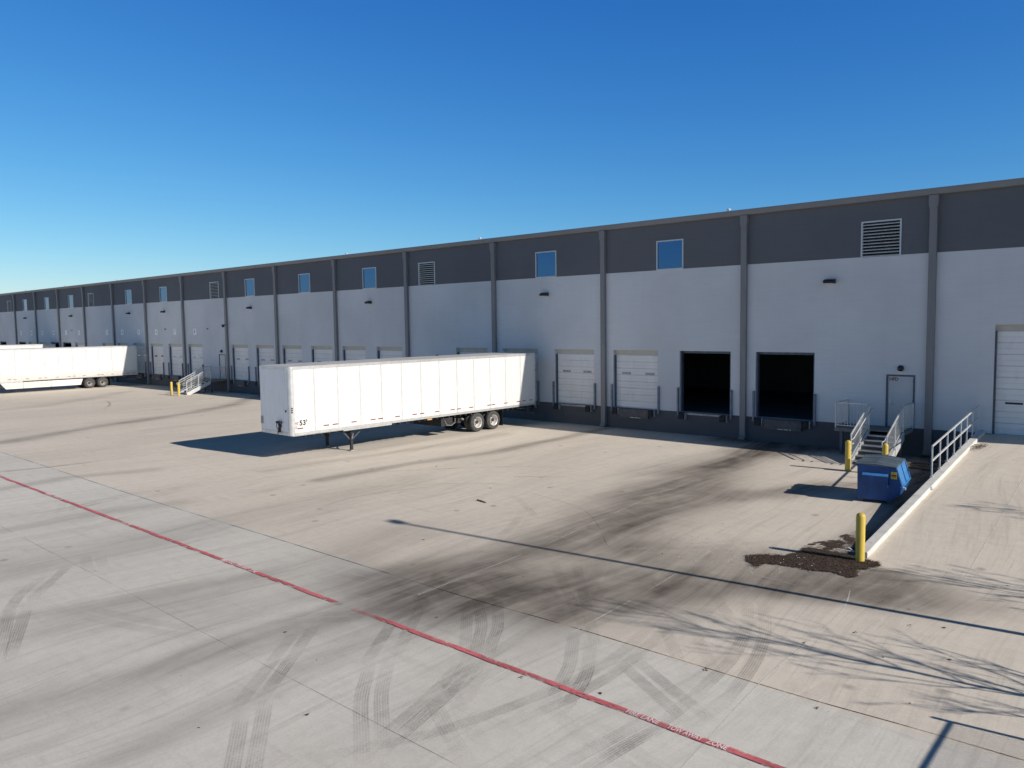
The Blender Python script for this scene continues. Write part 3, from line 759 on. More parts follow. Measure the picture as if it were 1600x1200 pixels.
# ------------------------------------------------------------------ ramp, curb wall and railing
def wx_at(y): return -6.35 + .46 * (-y) / 16.3          # right face of the curb
zr = lambda y: max(0.0, 1.125 * (16.3 + y) / 16.3)
b = MB(); ysr = [-.003 - 16.9 * i / 40 for i in range(41)]
vs = []; 
for y in ysr: vs += [(wx_at(y) + .0, y, zr(y) + .006), (4.0, y, zr(y) + .006)]
b.add(vs, [(2 * i, 2 * i + 2, 2 * i + 3, 2 * i + 1) for i in range(40)])
b.add([(4.0, -.003, 0), (4.0, -16.9, 0), (4.0, -16.9, .006), (4.0, -.003, 1.13)], [(0, 1, 2, 3)])
for xa_, xb_ in ((-4.29, -3.73),):
    for i in range(40):
        ya, yb = ysr[i], ysr[i + 1]; q = lambda y: xa_ + (xb_ - xa_) * (-y / 16.9)
        b.add([(q(ya) - .014, ya, zr(ya) + .0095), (q(yb) - .014, yb, zr(yb) + .0095), (q(yb) + .014, yb, zr(yb) + .0095), (q(ya) + .014, ya, zr(ya) + .0095)], [(0, 1, 2, 3)], 1)
for y in (-4.2, -10.2):
    b.add([(wx_at(y) + .02, y - .008, zr(y - .008) + .0098), (4, y - .008, zr(y - .008) + .0098), (4, y + .008, zr(y + .008) + .0098), (wx_at(y) + .02, y + .008, zr(y + .008) + .0098)], [(0, 1, 2, 3)], 2)
rp = b.build('ramp', ['ramp_paving', 'joint_pale', 'joint_grey']); structure(rp)
cw = thing('curb_wall', 'low pale concrete curb wall running down the left edge of the ramp', 'curb wall', (-6.2, -8, 0))
b = MB()
segs = [(0, -.004), (1, -5.3), (2, -10.72), (3, -16.3)]
for (i, ya), (k, yb) in zip(segs[:-1], segs[1:]):
    ya2, yb2 = ya - .008 * (i > 0), yb + .008 * (k < 3)
    top = lambda y: zr(y) + .145
    vs = []
    for y in (ya2, yb2):
        xr = wx_at(y) + .004
        vs += [(xr - .26, y, 0), (xr, y, 0), (xr, y, top(y) - .012), (xr - .014, y, top(y)), (xr - .246, y, top(y)), (xr - .26, y, top(y) - .012)]
    b.add([(x + 6.2, y + 8, z) for x, y, z in vs], [(0, 1, 2, 3, 4, 5), (11, 10, 9, 8, 7, 6)] + [(q, (q + 1) % 6, (q + 1) % 6 + 6, q + 6) for q in range(6)])
b.build('wall_body', 'ramp_wall', cw)
b = MB(); y = -9.55
b.lathe([(.05, -.02), (.06, .0), (.05, .03), (.02, .05)], 'x', (wx_at(y) + 6.2 + .02, y + 8, zr(y) + .10), 12); b.build('drain_cap', 'frame_white', cw)
rl = thing('ramp_railing', 'pale grey two-bar metal railing on top of the ramp curb', 'railing', (-6.3, -4, .9))
b = MB(); ys_ = [-8.3 + 8.15 * i / 7 for i in range(8)]
bx_ = lambda y: wx_at(y) - .235 + 6.3
zc = lambda y: zr(y) + .145 - .9
for y in ys_:
    p = MB(); p.bar((bx_(y), y + 4, zc(y) - .16), (bx_(y), y + 4, zc(y) + 1.0), .042); p.box(bx_(y) - .05, bx_(y) + .05, y + 3.95, y + 4.05, zc(y) + .004, zc(y) + .02)
    p.build('post', 'galv', rl)
for hh in (1.0, .52):
    p = MB(); p.bar((bx_(-8.3), -4.3 - .02, zc(-8.3) + hh), (bx_(-.15), 3.87, zc(-.15) + hh), .045); p.build('rail', 'galv', rl)

# ------------------------------------------------------------------ dumpster
dm = thing('dumpster', 'blue steel dumpster with black lids and a yellow sticker beside the ramp', 'dumpster', (-8.08, -10.18, 0), R(7))
prof = [(.02, .10), (1.02, .10), (1.28, .34), (1.28, .60), (1.12, 1.16), (.0, 1.20)]
b = MB(); W = 1.80
b.prism(prof, 'y', .0, W)
b.build('bin_body', 'dump_blue', dm, bevel=.012)
b = MB()
for q, w_ in ((((0, 1.2), (1.12, 1.16)), .05),):
    for y in (-.02, W - .02):
        b.box(-.02, 1.13, y, y + .04, 1.145, 1.20)
    b.box(-.03, .02, -.02, W + .02, 1.15, 1.215); b.box(1.09, 1.14, -.02, W + .02, 1.11, 1.175)
b.build('top_rim', 'dump_blue', dm, bevel=.008)
b = MB()
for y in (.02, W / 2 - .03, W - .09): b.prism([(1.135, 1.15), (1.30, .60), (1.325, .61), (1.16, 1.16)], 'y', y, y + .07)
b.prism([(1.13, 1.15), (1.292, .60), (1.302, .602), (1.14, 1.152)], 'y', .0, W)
b.build('slope_panel', 'dump_lit', dm)
b = MB(); b.box(1.25, 1.335, -.015, W + .015, .54, .60); b.build('front_lip', 'dump_lit', dm, bevel=.01)
for y0, y1 in ((-.14, -.003), (W + .003, W + .14)):
    b = MB()
    b.prism([(.16, .60), (.92, .60), (.92, .90), (.16, .90)], 'y', y0 + .02, y1) if False else None
    # sleeve: a hollow rectangular pocket
    b.box(.17, .92, y0, y1, .86, .90); b.box(.17, .92, y0, y1, .56, .60); b.box(.17, .92, y0 if y0 < 0 else y1 - .02, y0 + .02 if y0 < 0 else y1, .60, .86)
    b.prism([(.17, .90), (.92, .90), (.90, .95), (.19, .95)], 'y', y0 + .05, y1, 1) if False else None
    ym = (y0, y1) if y0 < 0 else (y1, y0)
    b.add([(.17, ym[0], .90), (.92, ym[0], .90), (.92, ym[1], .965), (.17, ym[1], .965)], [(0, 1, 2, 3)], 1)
    b.build('fork_pocket', ['dump_blue', 'dump_lit'], dm)
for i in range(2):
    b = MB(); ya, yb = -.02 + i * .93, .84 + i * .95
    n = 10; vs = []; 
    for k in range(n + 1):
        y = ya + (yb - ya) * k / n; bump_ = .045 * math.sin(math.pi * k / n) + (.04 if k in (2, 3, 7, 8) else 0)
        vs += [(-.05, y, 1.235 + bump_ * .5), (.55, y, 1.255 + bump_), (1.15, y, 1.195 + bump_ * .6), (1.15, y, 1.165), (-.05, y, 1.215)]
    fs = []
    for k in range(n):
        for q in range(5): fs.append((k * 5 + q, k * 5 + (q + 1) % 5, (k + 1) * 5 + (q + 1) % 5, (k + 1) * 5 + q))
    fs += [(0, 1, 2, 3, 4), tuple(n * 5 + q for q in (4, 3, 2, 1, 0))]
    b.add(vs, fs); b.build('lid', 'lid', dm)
b = MB(); b.tube([(-.055, -.03, 1.21), (-.055, W + .03, 1.21)], .018, 8); b.build('hinge_rod', 'steel_dark', dm)
b = MB(); b.box(.99, 1.16, -.006, -.0015, .82, 1.04); s = b.build('warning_sticker', 'sticker', dm)
b = MB(); b.box(1.005, 1.145, -.009, -.0065, .905, .955); b.build('sticker_band', 'ink_red', s)
b = MB()
for x, z in ((1.03, 1.00), (1.10, .86), (1.03, .86)): b.box(x, x + .05, -.009, -.0066, z, z + .012)
b.build('sticker_print', 'ink', s)
b = MB(); b.box(1.336, 1.41, .02, .1, .50, .57); b.build('corner_tab', 'scrap', dm)
for x, y in ((.12, .15), (.12, W - .15), (.95, .15), (.95, W - .15)):
    b = MB(); b.box(x - .06, x + .06, y - .06, y + .06, 0, .10); b.build('skid', 'steel_dark', dm)

# boards and leaves in the corner behind the dumpster
for i, (x, y, rz, ln, l) in enumerate(((-7.9, -2.6, .1, 2.1, 'longest dark board lying in the shade behind the dumpster'),
                                       (-7.6, -3.3, -.12, 1.7, 'dark board lying nearest the dumpster in the shaded corner'),
                                       (-8.0, -2.0, .25, 1.6, 'dark board lying askew close to the wall in the shaded corner'),
                                       (-7.3, -1.4, -.05, 1.5, 'short dark board closest to the downspout in the shaded corner'))):
    b = MB(); b.box(-ln / 2, ln / 2, -.07, .07, 0, .035); b.box(-ln / 2, ln / 2, .09, .22, 0, .032)
    o = b.build('wooden_board', 'wood', None, bevel=.004); o.location = (x, y, .001 + .036 * (i % 2)); o.rotation_euler = (0, 0, rz)
    tag(o, l, 'board', 'boards in the shaded corner')

# ------------------------------------------------------------------ trailers
def trailer(loc, yaw, label, style):
    """origin under the middle of the rear; +y points to the nose; -x is the side that faces the camera"""
    t = thing('semi_trailer', label, 'trailer', loc, math.pi - yaw, 'white box trailers backed up to the docks')
    Ln, hw, zb, zt, r = 16.15, 1.295, 1.09, 4.12, .16
    # walls as one shell with a rounded nose
    def outline(o=0.0, rr=r):
        p = [(-hw - o, .0)]
        for k in range(7):
            a = math.pi - k / 6 * math.pi / 2; p.append((-hw - o + rr + math.cos(a) * rr, Ln + o - rr + math.sin(a) * rr))
        for k in range(7):
            a = math.pi / 2 - k / 6 * math.pi / 2; p.append((hw + o - rr + math.cos(a) * rr, Ln + o - rr + math.sin(a) * rr))
        return p + [(hw + o, .0)]
    b = MB(); b.prism(outline(), 'z', zb + .02, zt - .02); body = b.build('cargo_box', 'tr_white', t)
    b = MB(); b.prism(outline(-.01), 'z', zt - .0195, zt + .004); b.build('roof', 'tr_roof', t)
    # nose skin and corner posts
    b = MB(); b.box(-hw + r + .02, hw - r - .02, Ln + .001, Ln + .006, zb + .16, zt - .14)
    for i in range(1, 6):
        x = -hw + r + (2 * hw - 2 * r) * i / 6; b.box(x - .012, x + .012, Ln + .0061, Ln + .012, zb + .16, zt - .14)
    fr = b.build('front_wall', 'tr_front', t)
    for s in (-1, 1):
        b = MB(); pts = []
        for k in range(9):
            a = math.pi / 2 + k / 8 * math.pi / 2
            pts.append((s * (hw - r + -math.cos(a) * (r + .008)) if False else s * (hw - r - math.cos(a) * (r + .008)), Ln - r + math.sin(a) * (r + .008)))
        pts = [(s * (hw - r - .03), Ln + .008)] + pts + [(s * (hw + .008), Ln - r - .05)]
        inner = [(x * .985, y - .012) for x, y in pts][::-1]
        b.prism(pts + inner, 'z', zb + .002, zt - .004); b.build('corner_post', 'alu', t, smooth=True)
    b = MB(); b.box(-hw + r, hw - r, Ln + .002, Ln + .016, zb, zb + .155); b.build('front_sill', 'alu', t)
    b = MB(); b.box(-hw + r, hw - r, Ln + .002, Ln + .016, zt - .135, zt + .002); b.build('front_header', 'alu', t)
    for s in (-1, 1):
        b = MB(); b.box(s * hw - .012, s * hw + .012, 0, Ln - r - .06, zb, zb + .125)
        if s < 0 or True:
            for i in range(0, 120): y = .1 + i * .132; b.box(s * (hw + .014) - .004, s * (hw + .014) + .004, y, y + .012, zb + .05, zb + .062)
        b.build('bottom_rail', 'alu', t)
        b = MB(); b.box(s * hw - .010, s * hw + .014, 0, Ln - r - .06, zt - .13, zt + .006); b.build('top_rail', 'alu', t)
        b = MB()
        for i in range(1, 13): y = Ln * i / 13; b.box(s * (hw + .003) - .002, s * (hw + .003) + .002, y - .035, y + .035, zb + .127, zt - .132)
        b.build('panel_seams', 'seam', body)
        if style == 'skirted':
            b = MB(); b.box(s * hw - .006, s * hw + .008, .03, Ln - r - .06, zb + .127, zb + .50); b.build('lower_panel', 'band_grey', t)
    ys = [15.69, 14.34, 13.86, 12.83, 11.73, 11.28, 10.25, 9.15, 8.67, 7.66, 6.57, 6.12, 5.21, 3.84, 3.5, 2.5, 1.44, .96, .35]
    zst = zb + .30 if style != 'skirted' else zb + .20
    for y in ys:
        b = MB(); b.box(-hw - .011, -hw - .0092, y - .145, y + .145, zst - .022, zst + .024); b.build('reflector_strip', 'red_tape', t)
        b = MB(); b.box(hw + .0092, hw + .011, y - .145, y + .145, zst - .022, zst + .024); b.build('reflector_strip', 'red_tape', t)
    # rear frame and doors
    b = MB()
    for s in (-1, 1): b.box(s * (hw - .04) - .05, s * (hw - .04) + .06, -.05, .06, zb - .03, zt + .01)
    b.box(-hw + .01, hw - .01, -.045, -.002, zt - .18, zt + .008); b.box(-hw + .01, hw - .01, -.05, -.002, zb - .05, zb + .12)
    b.build('rear_frame', 'alu', t)
    for s in (-1, 1):
        b = MB(); b.box(*sorted((s * .01, s * (hw - .09))), -.03, -.004, zb + .125, zt - .185); d = b.build('rear_door', 'tr_front', t)
        b = MB()
        for x in (.35, .8): b.tube([(s * x, -.05, zb + .14), (s * x, -.05, zt - .2)], .017, 8)
        b.build('lock_rod', 'galv', d)
    # underside
    b = MB(); b.box(-hw + .03, hw - .03, .02, Ln - .2, zb - .02, zb + .016)
    for i in range(38): y = .2 + i * .41; b.box(-hw + .04, hw - .04, y, y + .06, zb - .11, zb - .021)
    b.build('floor_frame', 'chassis', t)
    b = MB(); b.box(-hw + .02, hw - .02, 13.4, Ln - .12, zb - .03, zb + .0); b.box(-hw + .005, -hw + .05, 10.6, 13.42, zb - .075, zb - .003); b.build('coupler_plate', 'alu', t)
    b = MB()
    for x in (-.45, .45): b.box(x - .06, x + .06, 1.6, 8.2, zb - .25, zb - .111)
    b.box(-.62, -.40, 2.3, 6.0, .62, .8); b.box(.40, .62, 2.3, 6.0, .62, .8); b.box(-.6, .6, 5.6, 5.75, .58, .82)
    b.build('slider_frame', 'chassis', t)
    if style != 'skirted':
        b = MB(); b.box(-hw + .1, hw - .1, 6.5, 7.3, .55, zb - .12); b.tube([(-1.1, 5.9, .72), (1.1, 5.9, .72)], .14, 12)
        b.build('air_tank', 'chassis', t)
        b = MB(); b.tube([(-hw + .06, 7.1, .86), (-hw + .05, 6.95, .60), (-hw + .05, 6.6, .56), (-hw + .06, 6.35, .7), (-hw + .06, 6.35, .92)], .018, 6); b.tube([(-hw + .05, 5.9, .86), (-hw + .05, 5.75, .78)], .04, 8)
        b.build('air_hose', 'edge_plate', t)
        b = MB(); b.box(-hw + .01, -hw + .05, 8.0, 8.3, zb - .09, zb - .02); b.build('marker_lamp', 'lamp_amber', t)
    rim_mat = 'rim_white' if style == 'plain' else 'rim_grey'
    for ya in (4.68, 3.44):
        b = MB(); b.tube([(-.98, ya, .52), (.98, ya, .52)], .075, 10); b.build('axle', 'chassis', t)
        for s in (-1, 1):
            for k, xc in enumerate((1.13, .80)):
                w = .265; Rr = .52; x = s * xc
                sh = [(.30, -w / 2 + .02), (.42, -w / 2), (.475, -w / 2 + .005), (.512, -w / 2 + .035), (Rr, -w / 2 + .07), (Rr, -.03), (.508, -.026), (.508, -.014), (Rr, -.01), (Rr, w / 2 - .07), (.512, w / 2 - .035), (.475, w / 2 - .005), (.42, w / 2), (.30, w / 2 - .02)]
                b = MB(); b.lathe(sh, 'x', (0, 0, 0), 36)
                b.f = [f for f in b.f if len(f) == 4]; b.m = [0] * len(b.f)
                wh_ = b.build('wheel', 'tyre', t, smooth=True); wh_.location = (x, ya, Rr)
                # dished rim: outer wheel is concave, face sunk towards the axle
                o_ = s * (w / 2 - .005) if k == 0 else s * .05
                pr = [(.305, o_), (.285, o_ - s * .012), (.275, o_ - s * .05), (.262, o_ - s * .15), (.23, o_ - s * .215), (.15, o_ - s * .235), (.125, o_ - s * .235), (.12, o_ - s * .16), (.10, o_ - s * .10), (.01, o_ - s * .09)]
                b = MB(); b.lathe(pr, 'x', (0, 0, 0), 32); b.f.pop(-2); b.m.pop(); b.build('rim', rim_mat, wh_, smooth=True)
                if k == 0:
                    b = MB()
                    for q in range(10):
                        a = 2 * math.pi * q / 10; b.lathe([(.016, o_ - s * .237), (.016, o_ - s * .19), (.008, o_ - s * .187)], 'x', (0, .165 * math.cos(a), .165 * math.sin(a)), 6)
                    for q in range(5):
                        a = 2 * math.pi * (q + .5) / 5; b.lathe([(.034, o_ - s * .222), (.03, o_ - s * .216)], 'x', (0, .205 * math.cos(a), .205 * math.sin(a)), 10)
                    b.lathe([(.105, o_ - s * .098), (.1, o_ - s * .075), (.07, o_ - s * .07)], 'x', (0, 0, 0), 16)
                    b.build('wheel_nuts', 'chassis', wh_)
    for s in (-1, 1):
        b = MB(); b.box(s * .98 - .3, s * .98 + .3, 2.74, 2.752, .14, zb - .12); b.build('mudflap', 'rubber', t)
    # landing gear
    for s in (-1, 1):
        b = MB(); x = s * 1.0
        b.box(x - .075, x + .075, 12.72, 12.88, .48, zb - .03); lg = b.build('landing_leg', 'chassis', t, bevel=.01)
        b = MB(); b.box(x - .055, x + .055, 12.74, 12.86, .05, .479); b.build('inner_tube', 'chassis', lg)
        b = MB(); b.box(x - .13, x + .13, 12.66, 12.94, .0, .05); b.build('foot', 'edge_plate', lg, bevel=.01)
        b = MB(); b.bar((x, 12.86, .52), (x, 13.35, zb - .05), .05); b.bar((x, 12.74, .55), (x, 12.1, zb - .05), .05); b.bar((x * .93, 12.8, .60), (x * .35, 12.8, zb - .06), .045)
        b.build('leg_brace', 'steel_lip', lg)
    b = MB(); b.tube([(-.99, 12.8, .84), (.99, 12.8, .84)], .028, 8); b.build('cross_shaft', 'chassis', t)
    b = MB(); b.tube([(-1.08, 12.82, .84), (-1.2, 12.82, .84), (-1.2, 12.9, .62), (-1.26, 12.9, .62)], .016, 6); b.build('crank_handle', 'edge_plate', t)
    # rear underride guard
    b = MB(); b.box(-1.2, 1.2, -.02, .10, .52, .62)
    for x in (-.75, .75): b.box(x - .06, x + .06, 0, .08, .62, zb - .03)
    b.build('underride_guard', 'steel_dark', t)
    for s in (-1, 1):
        b = MB(); b.box(s * 1.0 - .2, s * 1.0 + .2, -.06, -.051, zb - .03, zb + .06); b.build('tail_lamp', 'red_tape', t)
    if style == 'skirted':
        for s in (-1, 1):
            for ya, yb, mt in ((5.55, 8.2, 'tr_white'), (8.23, 10.6, 'skirt'), (10.63, 12.5, 'skirt')):
                b = MB(); xo = s * (hw - .02)
                sl = .22 if ya < 6 else 0.0; s2 = .45 if yb > 12 else 0
                b.prism([(ya - sl, zb - .10), (yb, zb - .10 - (0 if yb < 12 else .0)), (yb - s2, .40), (ya, .40)], 'x', xo - .012, xo + .012); b.build('side_skirt', mt, t)
    if style == 'plain':
        for nm, bx in (('nose_marker', (-hw + .33, Ln + .013, 2.17)),):
            b = MB(); b.lathe([(.05, 0), (.05, .02), (.03, .025)], 'y', bx, 14); b.build('round_port', 'ink', fr)
        b = MB(); x = -hw + .86; y = Ln + .012
        b.box(x - .13, x + .10, y, y + .05, 1.42, 1.62); b.box(x - .2, x + .16, y + .02, y + .12, 1.60, 1.70); b.box(x - .06, x + .02, y, y + .09, 1.2, 1.43)
        gp = b.build('gladhand_panel', 'chassis', t, bevel=.012)
        b = MB(); b.tube([(x - .05, y + .08, 1.6), (x - .1, y + .14, 1.42), (x + .0, y + .12, 1.2), (x + .04, y + .08, 1.13)], .02, 6); b.tube([(x + .1, y + .08, 1.62), (x + .14, y + .1, 1.5), (x + .12, y + .06, 1.33)], .015, 6)
        b.build('cable', 'ink', gp)
        b = MB(); b.box(hw - .3, hw - .12, Ln + .007, Ln + .035, 1.49, 1.83); b.build('document_box', 'edge_plate', fr, bevel=.01)
        b = MB()
        for z in (2.13, 2.22, 2.31): b.box(-hw - .012, -hw - .002, Ln - r + .03, Ln - r + .10, z - .03, z + .025)
        b.build('corner_marking', 'ink', t)
        FX = Matrix.Rotation(R(-90), 4, 'Z') @ FACE_S
        text_mesh("53'", .31, 'length_marking', 'ink', body, Matrix.Translation((-hw - .006, 15.52, 1.62)) @ FX, spacing=1.1, offset=.010)
        b = MB()
        for z, ya, yb in ((1.66, 15.74, 15.98), (1.635, 15.80, 15.97), (1.59, 15.76, 15.95)): b.box(-hw - .006, -hw - .003, ya, yb, z - .008, z + .008)
        b.build('small_print', 'ink_red', body)
        b = MB()
        for ya, yb, za, zb2 in ((15.86, 15.99, 1.40, 1.415), (15.86, 15.99, 1.485, 1.50), (15.86, 15.875, 1.415, 1.485), (15.975, 15.99, 1.415, 1.485), (15.93, 15.94, 1.42, 1.48)): b.box(-hw - .006, -hw - .003, ya, yb, za, zb2)
        b.build('outlined_placard', 'ink_red', body)
        b = MB()
        for y, z, w_ in ((12.2, 3.0, .02), (12.22, 2.75, .03), (8.05, 2.0, .04), (7.9, 1.85, .03), (2.35, 1.62, .05), (2.2, 1.58, .04), (2.6, 1.55, .03)): b.box(-hw - .005, -hw - .0025, y - w_, y + w_ * .6, z - .01, z + .012)
        b.box(-hw - .005, -hw - .0025, 12.33, 12.35, 2.7, 3.05)
        b.build('scrape_marks', 'seam', body)
    return t
trailer((-30.44, -.97, 0), .0256, "white box trailer marked 53' casting a long shadow, no skirt before its white rims", 'plain')
trailer((-84.66, -.87, 0), .004, 'white trailer with pale side skirts and a grey lower band, docked past the distant stairs', 'skirted')
trailer((-109.4, -.4, 0), .0, 'farthest white trailer, only its roof edge showing over the skirted trailer', 'far')

# ------------------------------------------------------------------ litter
LIT = [(-8.22,-18.13),(-8.29,-17.91),(-7.9,-17.46),(-7.47,-17.25),(-7.39,-16.63),(-7.47,-15.96),(-7.28,-15.43),(-7.11,-14.73),(-6.94,-13.94),(-6.35,-13.6),(-6.18,-15.75),(-6.1,-16.35),(-5.5,-16.47),(-5.42,-16.79),(-5.69,-17.43),(-5.6,-17.94),(-5.68,-18.05),(-6.17,-17.98),(-6.69,-18.16),(-7.31,-18.15),(-7.66,-18.35),(-7.62,-18.68),(-7.88,-18.63)]
def inside(x, y, poly):
    c = False; n = len(poly)
    for i in range(n):
        (xa, ya), (xb, yb) = poly[i], poly[i - 1]
        if (ya > y) != (yb > y) and x < (xb - xa) * (y - ya) / (yb - ya) + xa: c = not c
    return c
def leafbits(b, pts, smin, smax, mi_choice, z0=.004):
    for x, y in pts:
        s = random.uniform(smin, smax); a = random.uniform(0, 6.28); ti = random.uniform(-.5, .5); tj = random.uniform(-.4, .4)
        ca, sa = math.cos(a), math.sin(a); z = z0 + random.uniform(.002, .02)
        q = []
        for u, v in ((-1, -.28), (.2, -.5), (1, 0), (.2, .45)):
            q.append((x + (u * ca - v * sa) * s, y + (u * sa + v * ca) * s, max(.003, z + (u * ti + v * tj) * s * .5)))
        b.add(q, [(0, 1, 2, 3)], random.choice(mi_choice))
b = MB(); pts = []
while len(pts) < 2600:
    x, y = random.uniform(-8.4, -5.3), random.uniform(-18.8, -13.4)
    if inside(x, y, LIT):
        dens = 1.0 if y < -16.1 else max(.25, (y + 13.2) / -4.5) * (.4 if x < -6.9 else .9)
        nz = noise.noise(Vector((x * 1.8, y * 1.8, 3)))
        if y > -16.2 and nz < .02: dens *= .12
        if random.random() < dens: pts.append((x, y))
leafbits(b, pts, .012, .034, [0, 0, 0, 1, 1], z0=.02)
pts = []
for i in range(420):
    x = random.gauss(-7.6, 1.5); y = random.gauss(-18.2, .9)
    if not (x > wx_at(max(-16.3, min(0, y))) - .3 and y > -16.4): pts.append((x, y))
leafbits(b, pts, .008, .022, [0, 1])
leafbits(b, [(random.uniform(-7.9, -6.6), random.uniform(-6, -.3)) for i in range(700)], .02, .05, [0, 1])
leafbits(b, [(random.gauss(-6.02, .12) , random.gauss(-2.75, .35)) for i in range(260)], .02, .05, [0, 1], z0=1.02)
leafbits(b, [(random.gauss(-8.6, 1.2), random.gauss(-18.6, .4)) for i in range(36)], .012, .03, [2])
leafbits(b, [(random.uniform(-8.2, -5.6), random.uniform(-18.1, -16.6)) for i in range(40)], .012, .03, [2], z0=.02)
o = b.build('leaf_litter', ['mulch', 'leaf_dry', 'scrap']); tag(o, 'dark brown leaf litter drifted round the near bollard and curb end', 'leaf litter', kind='stuff')
# a damp brown bed under the leaves that breaks up into patches towards its edge
def poly_dist(x, y, poly):
    d = 9; p = Vector((x, y))
    for i in range(len(poly)):
        A, B = Vector(poly[i - 1]), Vector(poly[i]); t_ = max(0, min(1, (p - A).dot(B - A) / (B - A).length_squared)); d = min(d, (p - A - (B - A) * t_).length)
    return d if inside(x, y, poly) else -d
st = .06; nx, ny = int(3.5 / st), int(5.6 / st); vs = []; dn = []
for j_ in range(ny + 1):
    for i_ in range(nx + 1):
        x, y = -8.7 + i_ * st, -19.0 + j_ * st; d = poly_dist(x, y, LIT)
        v = .46 + d * 1.7
        if y > -16.35: v = min(v, .56) - max(0, y + 15.6) * .06 - (.06 if x < -7.0 else 0)
        vs.append((x, y, .019)); dn.append(max(0, min(1, v)))
me = bpy.data.meshes.new('mulch_bed')
me.from_pydata(vs, [], [(j_ * (nx + 1) + i_, j_ * (nx + 1) + i_ + 1, (j_ + 1) * (nx + 1) + i_ + 1, (j_ + 1) * (nx + 1) + i_) for j_ in range(ny) for i_ in range(nx) if -8.7 + i_ * st < wx_at(min(0, -19 + j_ * st)) - .27 or -19 + j_ * st < -16.42])
at = me.attributes.new('bed_cover', 'FLOAT', 'POINT'); at.data.foreach_set('value', np.array(dn, dtype=np.float32))
m_, t_, b_ = nt('mulch_ragged'); g_ = t_.nodes.new('ShaderNodeNewGeometry').outputs['Position']
at_ = t_.nodes.new('ShaderNodeAttribute'); at_.attribute_name = 'bed_cover'
n_ = math_node(t_, 'ADD', math_node(t_, 'MULTIPLY', noise_tex(t_, g_, 2.2, 8, .70), 1.1), math_node(t_, 'MULTIPLY', noise_tex(t_, g_, 16, 4, .7), .35))
L(t_, ramp(t_, math_node(t_, 'ADD', at_.outputs['Fac'], n_), 1.20, 1.28, 0, .95), b_.inputs['Alpha'])
L(t_, mix_col(t_, ramp(t_, noise_tex(t_, g_, 34, 6, .75), .35, .68), (.020, .012, .009), (.115, .068, .044)), b_.inputs['Base Color']); b_.inputs['Roughness'].default_value = .95
bn_ = t_.nodes.new('ShaderNodeBump'); bn_.inputs['Strength'].default_value = 1; bn_.inputs['Distance'].default_value = .03
L(t_, noise_tex(t_, g_, 28, 5, .7), bn_.inputs['Height']); L(t_, bn_.outputs[0], b_.inputs['Normal'])
me.materials.append(m_); mb = bpy.data.objects.new('mulch_bed', me); col.objects.link(mb)
tag(mb, 'damp brown mulch spilled flat on the paving beside the near bollard', 'mulch', kind='stuff')
# single bits lying about
def stick(x, y, rz, ln, r, mat, label, name='stick', cat='stick'):
    b = MB(); b.tube([(-ln / 2, 0, r), (-ln * .1, .01, r * 1.1), (ln / 2, -.005, r)], [r, r * 1.05, r * .8], 6); o = b.build(name, mat); o.location = (x, y, .004); o.rotation_euler = (0, 0, rz)
    return tag(o, label, cat)
stick(-17.58, -17.71, -.22, .52, .022, 'wood', 'short dark stick lying alone on the pale paving in mid yard')
for rz, dx, dy, lab in ((.10, -.20, -.05, 'longer white plastic strip in the leaf litter by the bollard'), (-.75, -.12, .12, 'shorter white plastic strip in the leaf litter by the bollard')):
    b = MB(); ln = .42 if rz > 0 else .28; b.box(-ln / 2, ln / 2, -.017, .017, 0, .02); o = b.build('plastic_strip', 'scrap'); o.location = (-6.28 + dx, -16.02 + dy, .03); o.rotation_euler = (0, .04, rz); tag(o, lab, 'plastic strip')
b = MB()
for x, y in ((-4.17, -19.33), (-3.1, -23.49), (-5.15, -22.25), (-3.4, -19.9), (-3.9, -20.2), (-4.6, -21.2), (-12.96, -28.0), (-11.27, -25.65), (-9.96, -19.1), (-3.9, -22.0), (-3.0, -21.4), (-6.0, -24.4), (-6.9, -26.2), (-9.9, -29.6), (-23.5, -14.2), (-25.3, -16.1), (-18.8, -16.0), (-2.9, -16.5), (-3.9, -14.0), (-15.7, -22.0), (-8.2, -26.6), (-4.1, -24.5)):
    leafbits(b, [(x + random.gauss(0, .015), y + random.gauss(0, .015)) for _ in range(3)], .018, .042, [0])
for i in range(90): leafbits(b, [(random.uniform(-30, -2.5), random.uniform(-31, -4))], .010, .028, [0, 0, 1])
o = b.build('scattered_leaves', ['leaf_dry', 'mulch']); tag(o, 'single dead leaves and specks scattered over the paving', 'leaves', kind='stuff')

# ------------------------------------------------------------------ what stands just outside the picture and throws its shadow in
SX, SY = 1.80, .215          # metres of shadow per metre of height, direction to the sun is (+SX, +SY, 1)
lawn = MB(); lawn.prism([(.95, -23.0), (40, -23.0), (40, -2), (4.15, -2), (4.15, -17.1), (.95, -17.1)], 'z', 0, .02); structure(lawn.build('lawn', 'lawn'))
lp = thing('light_pole', 'tall bronze light pole with a flat lamp head standing right of the ramp', 'light pole', (-17.6 + SX * 11, -21.42 + SY * 11 + .25, 0))
b = MB(); b.tube([(0, 0, .6), (0, 0, 11.0)], [.085, .06], 12); b.build('pole_shaft', 'pole', lp, smooth=True)
b = MB(); b.lathe([(.28, 0), (.28, .58), (.25, .6)], 'z', (0, 0, 0), 20); b.build('concrete_base', 'landing', lp)
b = MB(); b.box(-.42, .12, -.17, .17, 10.98, 11.08); b.build('lamp_head', 'pole', lp, bevel=.02)

